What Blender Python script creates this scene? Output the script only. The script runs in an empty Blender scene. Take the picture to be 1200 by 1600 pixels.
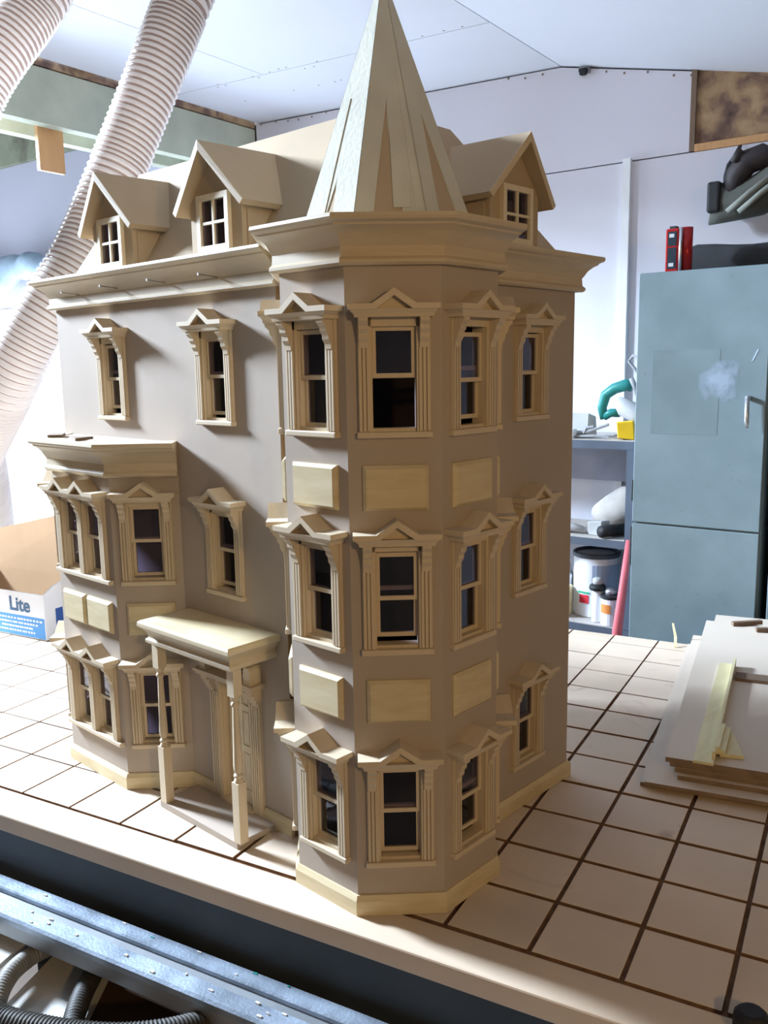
import bpy, bmesh, math, random
from mathutils import Vector, Matrix
random.seed(7)
S = 0.72                                   # metres per house unit (all numbers below are house units)
PI = math.pi
SC = bpy.context.scene
COL = SC.collection

# ------------------------------------------------------------------ camera
CAMPOS = Vector((1.2124, -1.0502, 0.9955))
ROWS = ((0.73583084, 0.67696565, -0.01644642), (0.09835517, -0.13087413, -0.9865081), (-0.66998451, 0.72428549, -0.16288429))
cd = bpy.data.cameras.new('camera')
cam = bpy.data.objects.new('camera', cd)
COL.objects.link(cam)
cd.sensor_fit = 'HORIZONTAL'
cd.sensor_width = 36.0
cd.lens = 1378.558 / 1200 * 36
cd.clip_start = 0.02
m3 = Matrix(((ROWS[0][0], -ROWS[1][0], -ROWS[2][0]), (ROWS[0][1], -ROWS[1][1], -ROWS[2][1]), (ROWS[0][2], -ROWS[1][2], -ROWS[2][2])))
cam.matrix_world = Matrix.Translation(CAMPOS * S) @ m3.to_4x4()
SC.camera = cam

# ------------------------------------------------------------------ world, exposure, big lights
SC.view_settings.view_transform = 'Standard'
SC.view_settings.look = 'None'
SC.view_settings.exposure = 0.0
SC.view_settings.gamma = 1.0
SC.view_settings.use_curve_mapping = False
W = bpy.data.worlds.new('daylight')
SC.world = W
W.use_nodes = True
W.node_tree.nodes['Background'].inputs[0].default_value = (0.80, 0.90, 1.0, 1)
W.node_tree.nodes['Background'].inputs[1].default_value = 4.0

A7 = math.radians(7)
A14 = math.radians(14)
KR = 1.123                                 # the room's own unit
def H(a, b, z=0.0):                        # turned 7 degrees from the house front
    return Vector((a * math.cos(A7) - b * math.sin(A7), a * math.sin(A7) + b * math.cos(A7), z))
RO = (-0.1492, 0.1291, -0.12245)
def G(a, b, z=0.0):                        # room frame (room units) -> house frame
    return H(a, b, z) * KR + Vector(RO)
def E(a, b, z=0.0):                        # bench frame -> house frame
    return Vector((a * math.cos(A14) - b * math.sin(A14), a * math.sin(A14) + b * math.cos(A14), z))

def area(name, loc, target, sx, sy, power, col):
    l = bpy.data.lights.new(name, 'AREA')
    l.shape = 'RECTANGLE'; l.size = sx * S; l.size_y = sy * S
    l.energy = power; l.color = col
    o = bpy.data.objects.new(name, l); COL.objects.link(o)
    o.location = loc * S
    o.rotation_euler = (target - loc).to_track_quat('-Z', 'Y').to_euler()
    return o
# daylight: a high left light in an added window frame lights the house front, a glazed opening in the back wall lights from behind
SKY = Vector((-4.83, -0.86, 2.82))
SKYT = Vector((-0.4, 0.10, 0.85))
sl = area('high_left_daylight', SKY, SKYT, 0.66, 0.66, 410, (0.68, 0.82, 1.0))
sl.data.spread = math.radians(130)
area('window_daylight', G(-4.3, 2.70, 0.66), G(-4.3, 0.0, 0.66), 2.5, 1.9, 200, (0.72, 0.86, 1.0))
area('added_ceiling_fill', G(-5.62, 1.25, 0.55), G(-1.0, 1.25, 1.0), 2.0, 2.4, 135, (0.70, 0.85, 1.0))  # added light from the unseen left, brightens the ceiling
BULB = H(2.5, -1.5, 1.38)                  # warm bulb on its cord to the right behind the camera
l = bpy.data.lights.new('bulb_light', 'POINT'); l.energy = 37; l.color = (1.0, 0.70, 0.36); l.shadow_soft_size = 0.035
o = bpy.data.objects.new('bulb_light', l); COL.objects.link(o); o.location = BULB * S

# ------------------------------------------------------------------ materials
def mat(name):
    m = bpy.data.materials.new(name); m.use_nodes = True
    nt = m.node_tree
    return m, nt, nt.nodes['Principled BSDF']
def plain(name, col, rough=0.6, metal=0.0, var=0.12, scale=9.0, bump=0.0, spec=0.35, stain=None):
    m, nt, b = mat(name)
    N, L = nt.nodes, nt.links
    tc = N.new('ShaderNodeTexCoord'); nz = N.new('ShaderNodeTexNoise')
    nz.inputs['Scale'].default_value = scale; nz.inputs['Detail'].default_value = 5
    L.new(tc.outputs['Object'], nz.inputs['Vector'])
    r = N.new('ShaderNodeValToRGB')
    c0 = [max(0, c * (1 - var)) for c in col]; c1 = [min(1, c * (1 + var)) for c in col]
    r.color_ramp.elements[0].position = 0.3; r.color_ramp.elements[1].position = 0.7
    r.color_ramp.elements[0].color = (*c0, 1); r.color_ramp.elements[1].color = (*c1, 1)
    L.new(nz.outputs['Fac'], r.inputs['Fac']); L.new(r.outputs['Color'], b.inputs['Base Color'])
    if stain:                              # dirty marks with a shape of their own
        n3 = N.new('ShaderNodeTexNoise'); n3.inputs['Scale'].default_value = 5.5; n3.inputs['Detail'].default_value = 7; n3.inputs['Distortion'].default_value = 1.5
        r3 = N.new('ShaderNodeMapRange'); r3.inputs[1].default_value = .63; r3.inputs[2].default_value = .74; r3.inputs[3].default_value = 0; r3.inputs[4].default_value = .45
        mx = N.new('ShaderNodeMixRGB'); mx.inputs[2].default_value = (*stain, 1)
        L.new(tc.outputs['Object'], n3.inputs['Vector']); L.new(n3.outputs['Fac'], r3.inputs[0]); L.new(r3.outputs[0], mx.inputs[0])
        L.new(r.outputs['Color'], mx.inputs[1]); L.new(mx.outputs['Color'], b.inputs['Base Color'])
    b.inputs['Roughness'].default_value = rough; b.inputs['Metallic'].default_value = metal
    b.inputs['Specular IOR Level'].default_value = spec
    if bump:
        bp = N.new('ShaderNodeBump'); bp.inputs['Strength'].default_value = bump; bp.inputs['Distance'].default_value = 0.002
        n2 = N.new('ShaderNodeTexNoise'); n2.inputs['Scale'].default_value = scale * 12; n2.inputs['Detail'].default_value = 6
        L.new(tc.outputs['Object'], n2.inputs['Vector']); L.new(n2.outputs['Fac'], bp.inputs['Height'])
        L.new(bp.outputs['Normal'], b.inputs['Normal'])
    return m
def wood(name, col, dark, stretch=(6, 60, 60), rough=0.55, scale=1.6):
    m, nt, b = mat(name)
    N, L = nt.nodes, nt.links
    tc = N.new('ShaderNodeTexCoord'); mp = N.new('ShaderNodeMapping'); mp.inputs['Scale'].default_value = stretch
    nz = N.new('ShaderNodeTexNoise'); nz.inputs['Scale'].default_value = scale; nz.inputs['Detail'].default_value = 6
    nz.inputs['Roughness'].default_value = 0.6; nz.inputs['Distortion'].default_value = 0.6
    L.new(tc.outputs['Object'], mp.inputs['Vector']); L.new(mp.outputs['Vector'], nz.inputs['Vector'])
    r = N.new('ShaderNodeValToRGB')
    r.color_ramp.elements[0].position = 0.32; r.color_ramp.elements[1].position = 0.66
    r.color_ramp.elements[0].color = (*dark, 1); r.color_ramp.elements[1].color = (*col, 1)
    L.new(nz.outputs['Fac'], r.inputs['Fac']); L.new(r.outputs['Color'], b.inputs['Base Color'])
    b.inputs['Roughness'].default_value = rough; b.inputs['Specular IOR Level'].default_value = 0.3
    return m
def patches(name, cols, scale, rough=0.8, bump=0.6):
    m, nt, b = mat(name)
    N, L = nt.nodes, nt.links
    tc = N.new('ShaderNodeTexCoord'); nz = N.new('ShaderNodeTexNoise')
    nz.inputs['Scale'].default_value = scale; nz.inputs['Detail'].default_value = 8; nz.inputs['Distortion'].default_value = .35
    L.new(tc.outputs['Object'], nz.inputs['Vector'])
    r = N.new('ShaderNodeValToRGB')
    for i, (p, c) in enumerate(cols):
        e = r.color_ramp.elements[i] if i < 2 else r.color_ramp.elements.new(p)
        e.position = p; e.color = (*c, 1)
    L.new(nz.outputs['Fac'], r.inputs['Fac']); L.new(r.outputs['Color'], b.inputs['Base Color'])
    b.inputs['Roughness'].default_value = rough
    bp = N.new('ShaderNodeBump'); bp.inputs['Strength'].default_value = bump; bp.inputs['Distance'].default_value = 0.01
    L.new(nz.outputs['Fac'], bp.inputs['Height']); L.new(bp.outputs['Normal'], b.inputs['Normal'])
    return m
def glassy(name, tint, rough=0.03, refl=0.5):
    m, nt, b = mat(name)
    N, L = nt.nodes, nt.links
    N.remove(b)
    t = N.new('ShaderNodeBsdfTransparent'); t.inputs[0].default_value = (*tint, 1)
    g = N.new('ShaderNodeBsdfGlossy'); g.inputs['Roughness'].default_value = rough
    f = N.new('ShaderNodeFresnel'); ge = N.new('ShaderNodeNewGeometry'); mr = N.new('ShaderNodeMapRange')
    mr.inputs[3].default_value = 1.5; mr.inputs[4].default_value = 1 / 1.5      # same reflection from both sides of the thin pane
    L.new(ge.outputs['Backfacing'], mr.inputs[0]); L.new(mr.outputs[0], f.inputs['IOR'])
    x = N.new('ShaderNodeMixShader')
    L.new(f.outputs[0], x.inputs[0]); L.new(t.outputs[0], x.inputs[1]); L.new(g.outputs[0], x.inputs[2])
    L.new(x.outputs[0], N['Material Output'].inputs['Surface'])
    return m
def emit(name, col, k):
    m, nt, b = mat(name)
    b.inputs['Base Color'].default_value = (*col, 1)
    b.inputs['Emission Color'].default_value = (*col, 1); b.inputs['Emission Strength'].default_value = k
    return m

M = {}
M['mdf'] = plain('mdf_wall', (0.41, 0.34, 0.28), 0.75, var=0.05, scale=5, bump=0.08, spec=0.2)
M['roofmdf'] = plain('mdf_roof', (0.43, 0.335, 0.23), 0.75, var=0.06, scale=6, bump=0.08, spec=0.2)
M['trim'] = wood('basswood_trim', (0.59, 0.485, 0.345), (0.545, 0.44, 0.305))
M['trimv'] = wood('basswood_upright', (0.59, 0.485, 0.345), (0.545, 0.44, 0.305), stretch=(60, 60, 5))
M['crown'] = wood('basswood_moulding', (0.56, 0.46, 0.325), (0.50, 0.405, 0.275), stretch=(7, 7, 60))
M['panel'] = wood('basswood_panel', (0.63, 0.53, 0.345), (0.54, 0.43, 0.25), stretch=(5, 5, 26), scale=2.4)
M['pale'] = wood('pale_frame', (0.72, 0.63, 0.47), (0.66, 0.56, 0.40), stretch=(60, 60, 5))
M['tape'] = plain('masking_tape', (0.54, 0.53, 0.45), 0.7, var=0.07, scale=14, bump=0.25, spec=0.2)
M['edge'] = plain('mdf_cut_edge', (0.36, 0.22, 0.11), 0.85, var=0.12, scale=20)
M['pane'] = glassy('dollhouse_pane', (0.72, 0.70, 0.80))
M['nail'] = plain('steel_nail', (0.35, 0.32, 0.30), 0.35, 1.0)
M['inside'] = plain('house_inside_shade', (0.045, 0.036, 0.032), 0.9)  # near black so the colour itself gives the shade indoors
M['tile'] = plain('mdf_tile', (0.63, 0.515, 0.405), 0.6, var=0.10, scale=4, bump=0.1, spec=0.3, stain=(.22, .13, .08))
M['tileb'] = plain('mdf_tile_stained', (0.62, 0.505, 0.39), 0.6, var=0.14, scale=6, bump=0.1, spec=0.3)
M['groove'] = plain('sawdust_groove', (0.19, 0.105, 0.06), 0.95, var=0.25, scale=60)
M['bench'] = plain('bench_edge_board', (0.60, 0.48, 0.36), 0.6, var=0.07, scale=5)
M['steel'] = plain('blue_grey_steel', (0.042, 0.050, 0.055), 0.5, 0.1, var=0.25, scale=6)
M['black'] = plain('black_rubber', (0.012, 0.012, 0.014), 0.6, var=0.3)
M['alu'] = plain('aluminium_rail', (0.32, 0.38, 0.46), 0.42, 0.6, var=0.35, scale=18, bump=0.25)
M['aluside'] = plain('aluminium_side', (0.30, 0.32, 0.34), 0.45, 0.6, var=0.15, scale=12)
M['wallp'] = plain('white_wall_panel', (0.66, 0.655, 0.72), 0.8, var=0.025, scale=2.5)
M['wallp_dim'] = plain('wall_panel_dimmed', (0.36, 0.35, 0.41), 0.8, var=0.03, scale=2.5)  # wall panel colour darkened to offset too much light at the left
M['ceil'] = plain('white_ceiling_panel', (0.72, 0.75, 0.83), 0.8, var=0.02, scale=2)
M['white'] = plain('white_paint', (0.80, 0.82, 0.84), 0.5, var=0.03)
M['floor'] = plain('concrete_floor', (0.12, 0.09, 0.07), 0.9, var=0.3, scale=5)
M['dwall'] = plain('workshop_wall', (0.16, 0.125, 0.09), 0.9, var=0.15, scale=3)
M['green'] = plain('treated_timber', (0.45, 0.48, 0.38), 0.8, var=0.16, scale=5, bump=0.2)
M['timber'] = wood('orange_timber', (0.62, 0.36, 0.17), (0.52, 0.28, 0.12), stretch=(30, 30, 3))
M['osb'] = patches('rough_board', [(0.30, (0.06, 0.030, 0.025)), (0.72, (0.50, 0.35, 0.20)), (0.43, (0.17, 0.10, 0.07)), (0.54, (0.34, 0.22, 0.12))], 13)
M['insul'] = patches('mossy_insulation', [(0.28, (0.08, 0.07, 0.05)), (0.72, (0.26, 0.27, 0.19)), (0.45, (0.18, 0.19, 0.13))], 6)
M['roofdark'] = plain('roof_boarding', (0.25, 0.25, 0.26), 0.9)
M['hosering'] = plain('clear_hose_rib', (0.80, 0.76, 0.72), 0.25, var=0.04, spec=0.6)
M['hosegrey'] = plain('grey_hose', (0.20, 0.19, 0.17), 0.55, var=0.2)
M['hosedark'] = plain('dark_shaded_hose', (0.034, 0.031, 0.026), 0.6, var=0.2)  # dark hose colour, deepened to give the front hose its shadow
M['fleck'] = plain('white_fleck', (0.75, 0.75, 0.73), 0.7)
M['teal'] = plain('teal_plastic', (0.02, 0.22, 0.20), 0.4)
M['yellow'] = plain('yellow_plastic', (0.85, 0.52, 0.02), 0.5)
M['lgrey'] = plain('light_grey_plastic', (0.45, 0.46, 0.47), 0.6)
M['mgrey'] = plain('mid_grey', (0.30, 0.31, 0.33), 0.6, var=0.2)
M['shelf'] = plain('blue_grey_shelf', (0.085, 0.105, 0.14), 0.55, var=0.15)
M['shelftop'] = plain('dusty_shelf_top', (0.45, 0.42, 0.39), 0.8, var=0.2, scale=12)
M['gpanel'] = plain('grey_lilac_panel', (0.34, 0.35, 0.43), 0.7)
M['red'] = plain('red_metal', (0.42, 0.02, 0.02), 0.25, 0.3, var=0.05)
M['redpole'] = plain('faded_red_paint', (0.62, 0.13, 0.15), 0.5, var=0.15)
M['dglass'] = plain('dark_screen', (0.03, 0.04, 0.05), 0.15)
M['case'] = plain('dark_case', (0.022, 0.024, 0.027), 0.6, var=0.3, scale=12, bump=0.2)
M['olive'] = plain('olive_canvas', (0.10, 0.105, 0.09), 0.85, var=0.25, scale=10, bump=0.3)
M['oliveband'] = plain('grey_webbing', (0.24, 0.25, 0.22), 0.85, var=0.2, scale=10)
M['leather'] = plain('dark_leather', (0.035, 0.028, 0.030), 0.6, var=0.4, scale=14, bump=0.4)
M['card'] = plain('cardboard', (0.42, 0.27, 0.15), 0.85, var=0.05)
M['boxwhite'] = plain('printed_white_card', (0.80, 0.81, 0.86), 0.6, var=0.02)
M['blueprint'] = plain('blue_print', (0.10, 0.30, 0.62), 0.6, var=0.15, scale=4)
M['darkprint'] = plain('navy_print', (0.08, 0.16, 0.29), 0.6)
M['navy'] = plain('navy_panel_print', (0.03, 0.09, 0.32), 0.6)
M['tin'] = plain('tin_metal', (0.55, 0.56, 0.58), 0.3, 0.8)
M['orange'] = plain('orange_label', (0.70, 0.25, 0.06), 0.6)
M['redlab'] = plain('red_label', (0.65, 0.03, 0.05), 0.6)
M['greenlab'] = plain('green_label', (0.05, 0.45, 0.25), 0.6)
M['bluelab'] = plain('pale_blue_label', (0.38, 0.46, 0.62), 0.6)
M['sheet'] = plain('mdf_sheet', (0.64, 0.55, 0.46), 0.65, var=0.04, scale=3, bump=0.05)
M['sheetedge'] = plain('mdf_sheet_edge', (0.25, 0.175, 0.115), 0.85, var=0.2, scale=30)
M['offcut'] = wood('pale_offcut', (0.74, 0.68, 0.44), (0.66, 0.58, 0.34), stretch=(30, 4, 30))
M['brownstick'] = plain('brown_hardboard', (0.19, 0.13, 0.09), 0.8)
M['clothblue'] = plain('blue_grey_sheet', (0.28, 0.36, 0.45), 0.85, var=0.25, scale=6, bump=0.4)
M['whitepanel'] = plain('white_machine_panel', (0.62, 0.60, 0.56), 0.45, var=0.12, scale=4)
M['brownpanel'] = plain('brown_machine_panel', (0.075, 0.042, 0.026), 0.7, var=0.25, scale=5)
M['wglass'] = glassy('window_glass', (0.97, 0.98, 1.0))
M['bulb'] = glassy('bulb_glass', (1.0, 0.95, 0.85))
# cabinet paint: blue green with a slightly darker square and a chalky smear
def cabinet_paint():
    m, nt, b = mat('cabinet_paint')
    N, L = nt.nodes, nt.links
    tc = N.new('ShaderNodeTexCoord')
    n1 = N.new('ShaderNodeTexNoise'); n1.inputs['Scale'].default_value = 7; n1.inputs['Detail'].default_value = 8
    L.new(tc.outputs['Object'], n1.inputs['Vector'])
    r = N.new('ShaderNodeValToRGB')
    r.color_ramp.elements[0].position = 0.3; r.color_ramp.elements[0].color = (0.135, 0.185, 0.200, 1)
    r.color_ramp.elements[1].position = 0.7; r.color_ramp.elements[1].color = (0.180, 0.235, 0.255, 1)
    L.new(n1.outputs['Fac'], r.inputs['Fac'])
    n2 = N.new('ShaderNodeTexNoise'); n2.inputs['Scale'].default_value = 70; n2.inputs['Detail'].default_value = 6
    L.new(tc.outputs['Object'], n2.inputs['Vector'])
    r2 = N.new('ShaderNodeValToRGB'); r2.color_ramp.elements[0].position = 0.66; r2.color_ramp.elements[1].position = 0.72
    L.new(n2.outputs['Fac'], r2.inputs['Fac'])
    mx = N.new('ShaderNodeMixRGB'); mx.inputs[2].default_value = (0.11, 0.105, 0.09, 1)
    mm = N.new('ShaderNodeMath'); mm.operation = 'MULTIPLY'; mm.inputs[1].default_value = 0.28
    L.new(r2.outputs['Color'], mm.inputs[0]); L.new(mm.outputs[0], mx.inputs[0]); L.new(r.outputs['Color'], mx.inputs[1])
    L.new(mx.outputs['Color'], b.inputs['Base Color'])
    b.inputs['Roughness'].default_value = 0.45
    return m
M['cab'] = cabinet_paint()
M['cabpatch'] = plain('cabinet_sticker_ghost', (0.145, 0.195, 0.208), 0.6, var=0.1, scale=8)
def chalk():
    m, nt, b = mat('chalky_smear')
    N, L = nt.nodes, nt.links
    b.inputs['Base Color'].default_value = (0.36, 0.44, 0.53, 1); b.inputs['Roughness'].default_value = .85
    tc = N.new('ShaderNodeTexCoord'); ln = N.new('ShaderNodeVectorMath'); ln.operation = 'LENGTH'
    nz = N.new('ShaderNodeTexNoise'); nz.inputs['Scale'].default_value = 32; nz.inputs['Detail'].default_value = 6
    L.new(tc.outputs['Object'], ln.inputs[0]); L.new(tc.outputs['Object'], nz.inputs['Vector'])
    ad = N.new('ShaderNodeMath'); ad.operation = 'MULTIPLY_ADD'; ad.inputs[1].default_value = 0.10
    L.new(nz.outputs['Fac'], ad.inputs[0]); L.new(ln.outputs['Value'], ad.inputs[2])
    mr = N.new('ShaderNodeMapRange'); mr.inputs[1].default_value = .108; mr.inputs[2].default_value = .066; mr.inputs[3].default_value = 0; mr.inputs[4].default_value = .6
    L.new(ad.outputs[0], mr.inputs[0])
    t = N.new('ShaderNodeBsdfTransparent'); x = N.new('ShaderNodeMixShader')
    L.new(mr.outputs[0], x.inputs[0]); L.new(t.outputs[0], x.inputs[1]); L.new(b.outputs[0], x.inputs[2]); L.new(x.outputs[0], N['Material Output'].inputs['Surface'])
    return m
M['chalk'] = chalk()
M['scratch'] = plain('pale_scratch', (0.36, 0.44, 0.53), 0.8)

# ------------------------------------------------------------------ mesh helpers
class MB:
    K = 1.0                                # size factor for radii given in room units
    def __init__(s): s.v = []; s.f = []
    def add(s, vs, fs):
        k = len(s.v); s.v += [Vector(p) for p in vs]; s.f += [tuple(i + k for i in f) for f in fs]; return s
    def hexa(s, p):                        # 8 points: bottom ring 0-3, top ring 4-7
        return s.add(p, [(3, 2, 1, 0), (4, 5, 6, 7), (0, 1, 5, 4), (1, 2, 6, 5), (2, 3, 7, 6), (3, 0, 4, 7)])
    def box(s, x0, x1, y0, y1, z0, z1, fr=None):
        p = [(x0, y0, z0), (x1, y0, z0), (x1, y1, z0), (x0, y1, z0), (x0, y0, z1), (x1, y0, z1), (x1, y1, z1), (x0, y1, z1)]
        return s.hexa([fr(*q) for q in p] if fr else p)
    def cbox(s, x0, x1, y0, y1, z0, z1, c, fr=None):   # box with chamfered top edges
        z2 = z1 - c
        r = lambda d, z: [(x0 + d, y0 + d, z), (x1 - d, y0 + d, z), (x1 - d, y1 - d, z), (x0 + d, y1 - d, z)]
        p = r(0, z0) + r(0, z2) + r(c, z1)
        if fr: p = [fr(*q) for q in p]
        fs = [(3, 2, 1, 0), (8, 9, 10, 11)]
        for k in (0, 4): fs += [(k + i, k + (i + 1) % 4, k + 4 + (i + 1) % 4, k + 4 + i) for i in range(4)]
        return s.add(p, fs)
    def prism(s, poly, d0, d1, fr):        # polygon of (a,b) extruded from d0 to d1; fr(a,b,d) -> point
        n = len(poly)
        vs = [fr(a, b, d0) for a, b in poly] + [fr(a, b, d1) for a, b in poly]
        fs = [tuple(range(n))[::-1], tuple(range(n, 2 * n))] + [(i, (i + 1) % n, n + (i + 1) % n, n + i) for i in range(n)]
        return s.add(vs, fs)
    def lathe(s, prof, c, seg=16, cap=True, axis=None):
        vs = []
        q = axis if axis else Matrix.Identity(3)
        for r, z in prof:
            for k in range(seg):
                t = 2 * PI * k / seg; vs.append(Vector(c) + q @ Vector((r * math.cos(t), r * math.sin(t), z)) * MB.K)
        fs = []
        for j in range(len(prof) - 1):
            for k in range(seg):
                a = j * seg + k; b = j * seg + (k + 1) % seg; fs.append((a, b, b + seg, a + seg))
        if cap: fs += [tuple(range(seg))[::-1], tuple(range((len(prof) - 1) * seg, len(prof) * seg))]
        return s.add(vs, fs)
    def tube(s, pts, rad, seg=12, cap=True):
        pts = [Vector(p) for p in pts]; n = len(pts)
        up = Vector((0, 0, 1)); vs = []
        prev = None
        for i in range(n):
            t = (pts[min(i + 1, n - 1)] - pts[max(i - 1, 0)]).normalized()
            if prev is None:
                a = t.orthogonal().normalized()
            else:
                a = (prev - t * prev.dot(t)).normalized()
            prev = a; b = t.cross(a)
            r = (rad(i) if callable(rad) else rad) * MB.K
            for k in range(seg):
                th = 2 * PI * k / seg; vs.append(pts[i] + a * (r * math.cos(th)) + b * (r * math.sin(th)))
        fs = [(j * seg + k, j * seg + (k + 1) % seg, (j + 1) * seg + (k + 1) % seg, (j + 1) * seg + k) for j in range(n - 1) for k in range(seg)]
        if cap: fs += [tuple(range(seg))[::-1], tuple(range((n - 1) * seg, n * seg))]
        return s.add(vs, fs)
    def sweep(s, path, prof, closed=False):   # moulding profile (out, z) along a plan path, outside on the right hand
        P = [Vector((p[0], p[1])) for p in path]; n = len(P); vs = []
        for i in range(n):
            def nrm(a, b): d = (b - a).normalized(); return Vector((d.y, -d.x))
            ns = []
            if closed or i > 0: ns.append(nrm(P[i - 1], P[i]))
            if closed or i < n - 1: ns.append(nrm(P[i], P[(i + 1) % n]))
            if len(ns) == 2:
                mtr = (ns[0] + ns[1]) / (1 + ns[0].dot(ns[1]))
            else: mtr = ns[0]
            for o, z in prof: q = P[i] + mtr * o; vs.append((q.x, q.y, z))
        k = len(prof); fs = []
        for i in range(n if closed else n - 1):
            j = (i + 1) % n
            for a in range(k):
                b = (a + 1) % k; fs.append((i * k + a, j * k + a, j * k + b, i * k + b))
        if not closed: fs += [tuple(range(k))[::-1], tuple(range((n - 1) * k, n * k))]
        return s.add(vs, fs)
    def build(s, name, m, parent=None, smooth=False, base=None):
        off = Vector((0, 0, 0))
        if base is not None: off = Vector(base)
        elif parent is not None: off = Vector(parent.get('_b', (0, 0, 0)))
        me = bpy.data.meshes.new(name)
        me.from_pydata([(p - off) * S for p in s.v], [], s.f)
        bm = bmesh.new(); bm.from_mesh(me); bmesh.ops.recalc_face_normals(bm, faces=bm.faces); bm.to_mesh(me); bm.free()
        me.materials.append(m)
        if smooth:
            for p in me.polygons: p.use_smooth = True
        o = bpy.data.objects.new(name, me); COL.objects.link(o)
        if parent is not None:
            o.parent = parent
            if base is not None: o.location = (off - Vector(parent.get('_b', (0, 0, 0)))) * S
        elif base is not None: o.location = off * S
        if base is not None: o['_b'] = tuple(off)
        elif parent is not None: o['_b'] = tuple(parent.get('_b', (0, 0, 0)))
        return o
def tag(o, label, cat, group=None):
    o['label'] = label; o['category'] = cat
    if group: o['group'] = group
    return o
def thing(name, base, label, cat, group=None):
    o = bpy.data.objects.new(name, None); COL.objects.link(o)
    o.empty_display_size = 0.05
    o.location = Vector(base) * S; o['_b'] = tuple(base)
    return tag(o, label, cat, group)
def structure(o): o['kind'] = 'structure'; return o
def shade_curves(o, ang=35):
    me = o.data
    for p in me.polygons: p.use_smooth = True
    bm = bmesh.new(); bm.from_mesh(me)
    for e in bm.edges:
        if len(e.link_faces) == 2 and e.calc_face_angle(0) > math.radians(ang): e.smooth = False
    bm.to_mesh(me); bm.free()
    return o
def bevel(o, w, seg=1):
    md = o.modifiers.new('bevel', 'BEVEL'); md.width = w * S; md.segments = seg; md.limit_method = 'ANGLE'
    return o

# ------------------------------------------------------------------ room shell
FL = -1.18                                 # bench frame
FG = (FL - RO[2]) / KR                     # the same floor in room units
MB.K = KR
def zc_l(a): return 2.22 - 0.032 * (a + 0.6)
def zc_r(a): return 2.22 - 0.22 * (a + 0.6)
structure(MB().box(-5.7, 3.3, -4.2, 2.9, FG - .05, FG, G).build('floor', M['floor']))
# back wall: a backing with boards over it, a glazed opening at the far left
WB = 2.45
wb = structure(MB().box(-5.7, -5.3, WB + .03, WB + .10, FG, 3.7, G).box(-5.3, -3.3, WB + .03, WB + .10, FG, -.15, G)
               .box(-5.3, -3.3, WB + .03, WB + .10, 1.44, 3.7, G).box(-3.3, 3.3, WB + .03, WB + .10, FG, 3.7, G).build('wall_back', M['dwall']))
def wp(name, a0, a1, z0, z1, m='wallp', d0=0.0, d1=.028, zt=None):
    if zt is None: zt = (z1, z1)
    p = [G(a0, WB + d0, z0), G(a1, WB + d0, z0), G(a1, WB + d1, z0), G(a0, WB + d1, z0),
         G(a0, WB + d0, zt[0]), G(a1, WB + d0, zt[1]), G(a1, WB + d1, zt[1]), G(a0, WB + d1, zt[0])]
    return MB().hexa(p).build(name, M[m], wb)
g_ = .003
wp('wall_panel', -2.34, -1.50 - g_, 1.800, 0, zt=(zc_l(-2.34) - .007, zc_l(-1.5) - .007))
MB().prism([(-1.50, 1.800), (-.055, 1.800), (-.055, zc_r(-.055) - .007), (-.60, zc_r(-.6) - .007), (-1.50, zc_l(-1.5) - .007)], WB, WB + .028, lambda a, b, d: G(a, d, b)).build('wall_panel', M['wallp'], wb)
wp('wall_panel', -3.29, -1.20, FG, 1.795)
wp('wall_panel', -1.195, -.297, FG, 1.795)
wp('wall_panel', -.296, .80, FG, 1.795)
wp('wall_panel', .805, 3.3, FG, 1.795)
wp('wall_panel', -5.3, -2.40, 1.445, 2.37, 'wallp_dim')
wp('rough_board', -.05, 1.0, 1.828, 0, 'osb', .012, .028, zt=(zc_r(-.05), zc_r(1.0)))
wp('stud', -.055, -.035, 1.80, 0, 'brownstick', -.002, .03, zt=(zc_r(-.055), zc_r(-.035)))
wp('timber_rail', -.034, 1.2, 1.797, 1.824, 'timber', -.004, .028)
wp('insulation', -5.2, -2.40, 2.372, 2.60, 'insul', -.03, .03)
wp('cover_strip', -.313, -.281, FG, 1.806, 'white', -.022, 0)
for k in range(26):                                            # nail marks along the top of the boards
    a = -2.3 + k * .09 + random.uniform(-.02, .02)
    if -1.3 < a < -.9 or abs(a + .6) < .03: continue
    z = (zc_l(a) if a < -.6 else zc_r(a)) - random.uniform(.012, .035)
    if a < -.06: MB().box(a, a + .007, WB - .002, WB + .001, z, z + .008, G).build('nail_mark', M['brownstick'], wb)
tag_br = thing('wall_bracket', G(-.49, WB - .03, 2.165), 'small dark bracket fixed at the top of the white back wall', 'bracket')
MB().box(-.512, -.468, WB - .012, WB, 2.165, 2.197, G).build('back_plate', M['mgrey'], tag_br)
MB().prism([(-.016, 2.172), (-.009, 2.158), (.009, 2.158), (.016, 2.172), (.016, 2.182), (-.016, 2.182)], WB - .032, WB - .012, lambda a, b, d: G(-.49 + a, d, b)).build('hook', M['black'], tag_br)
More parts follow.
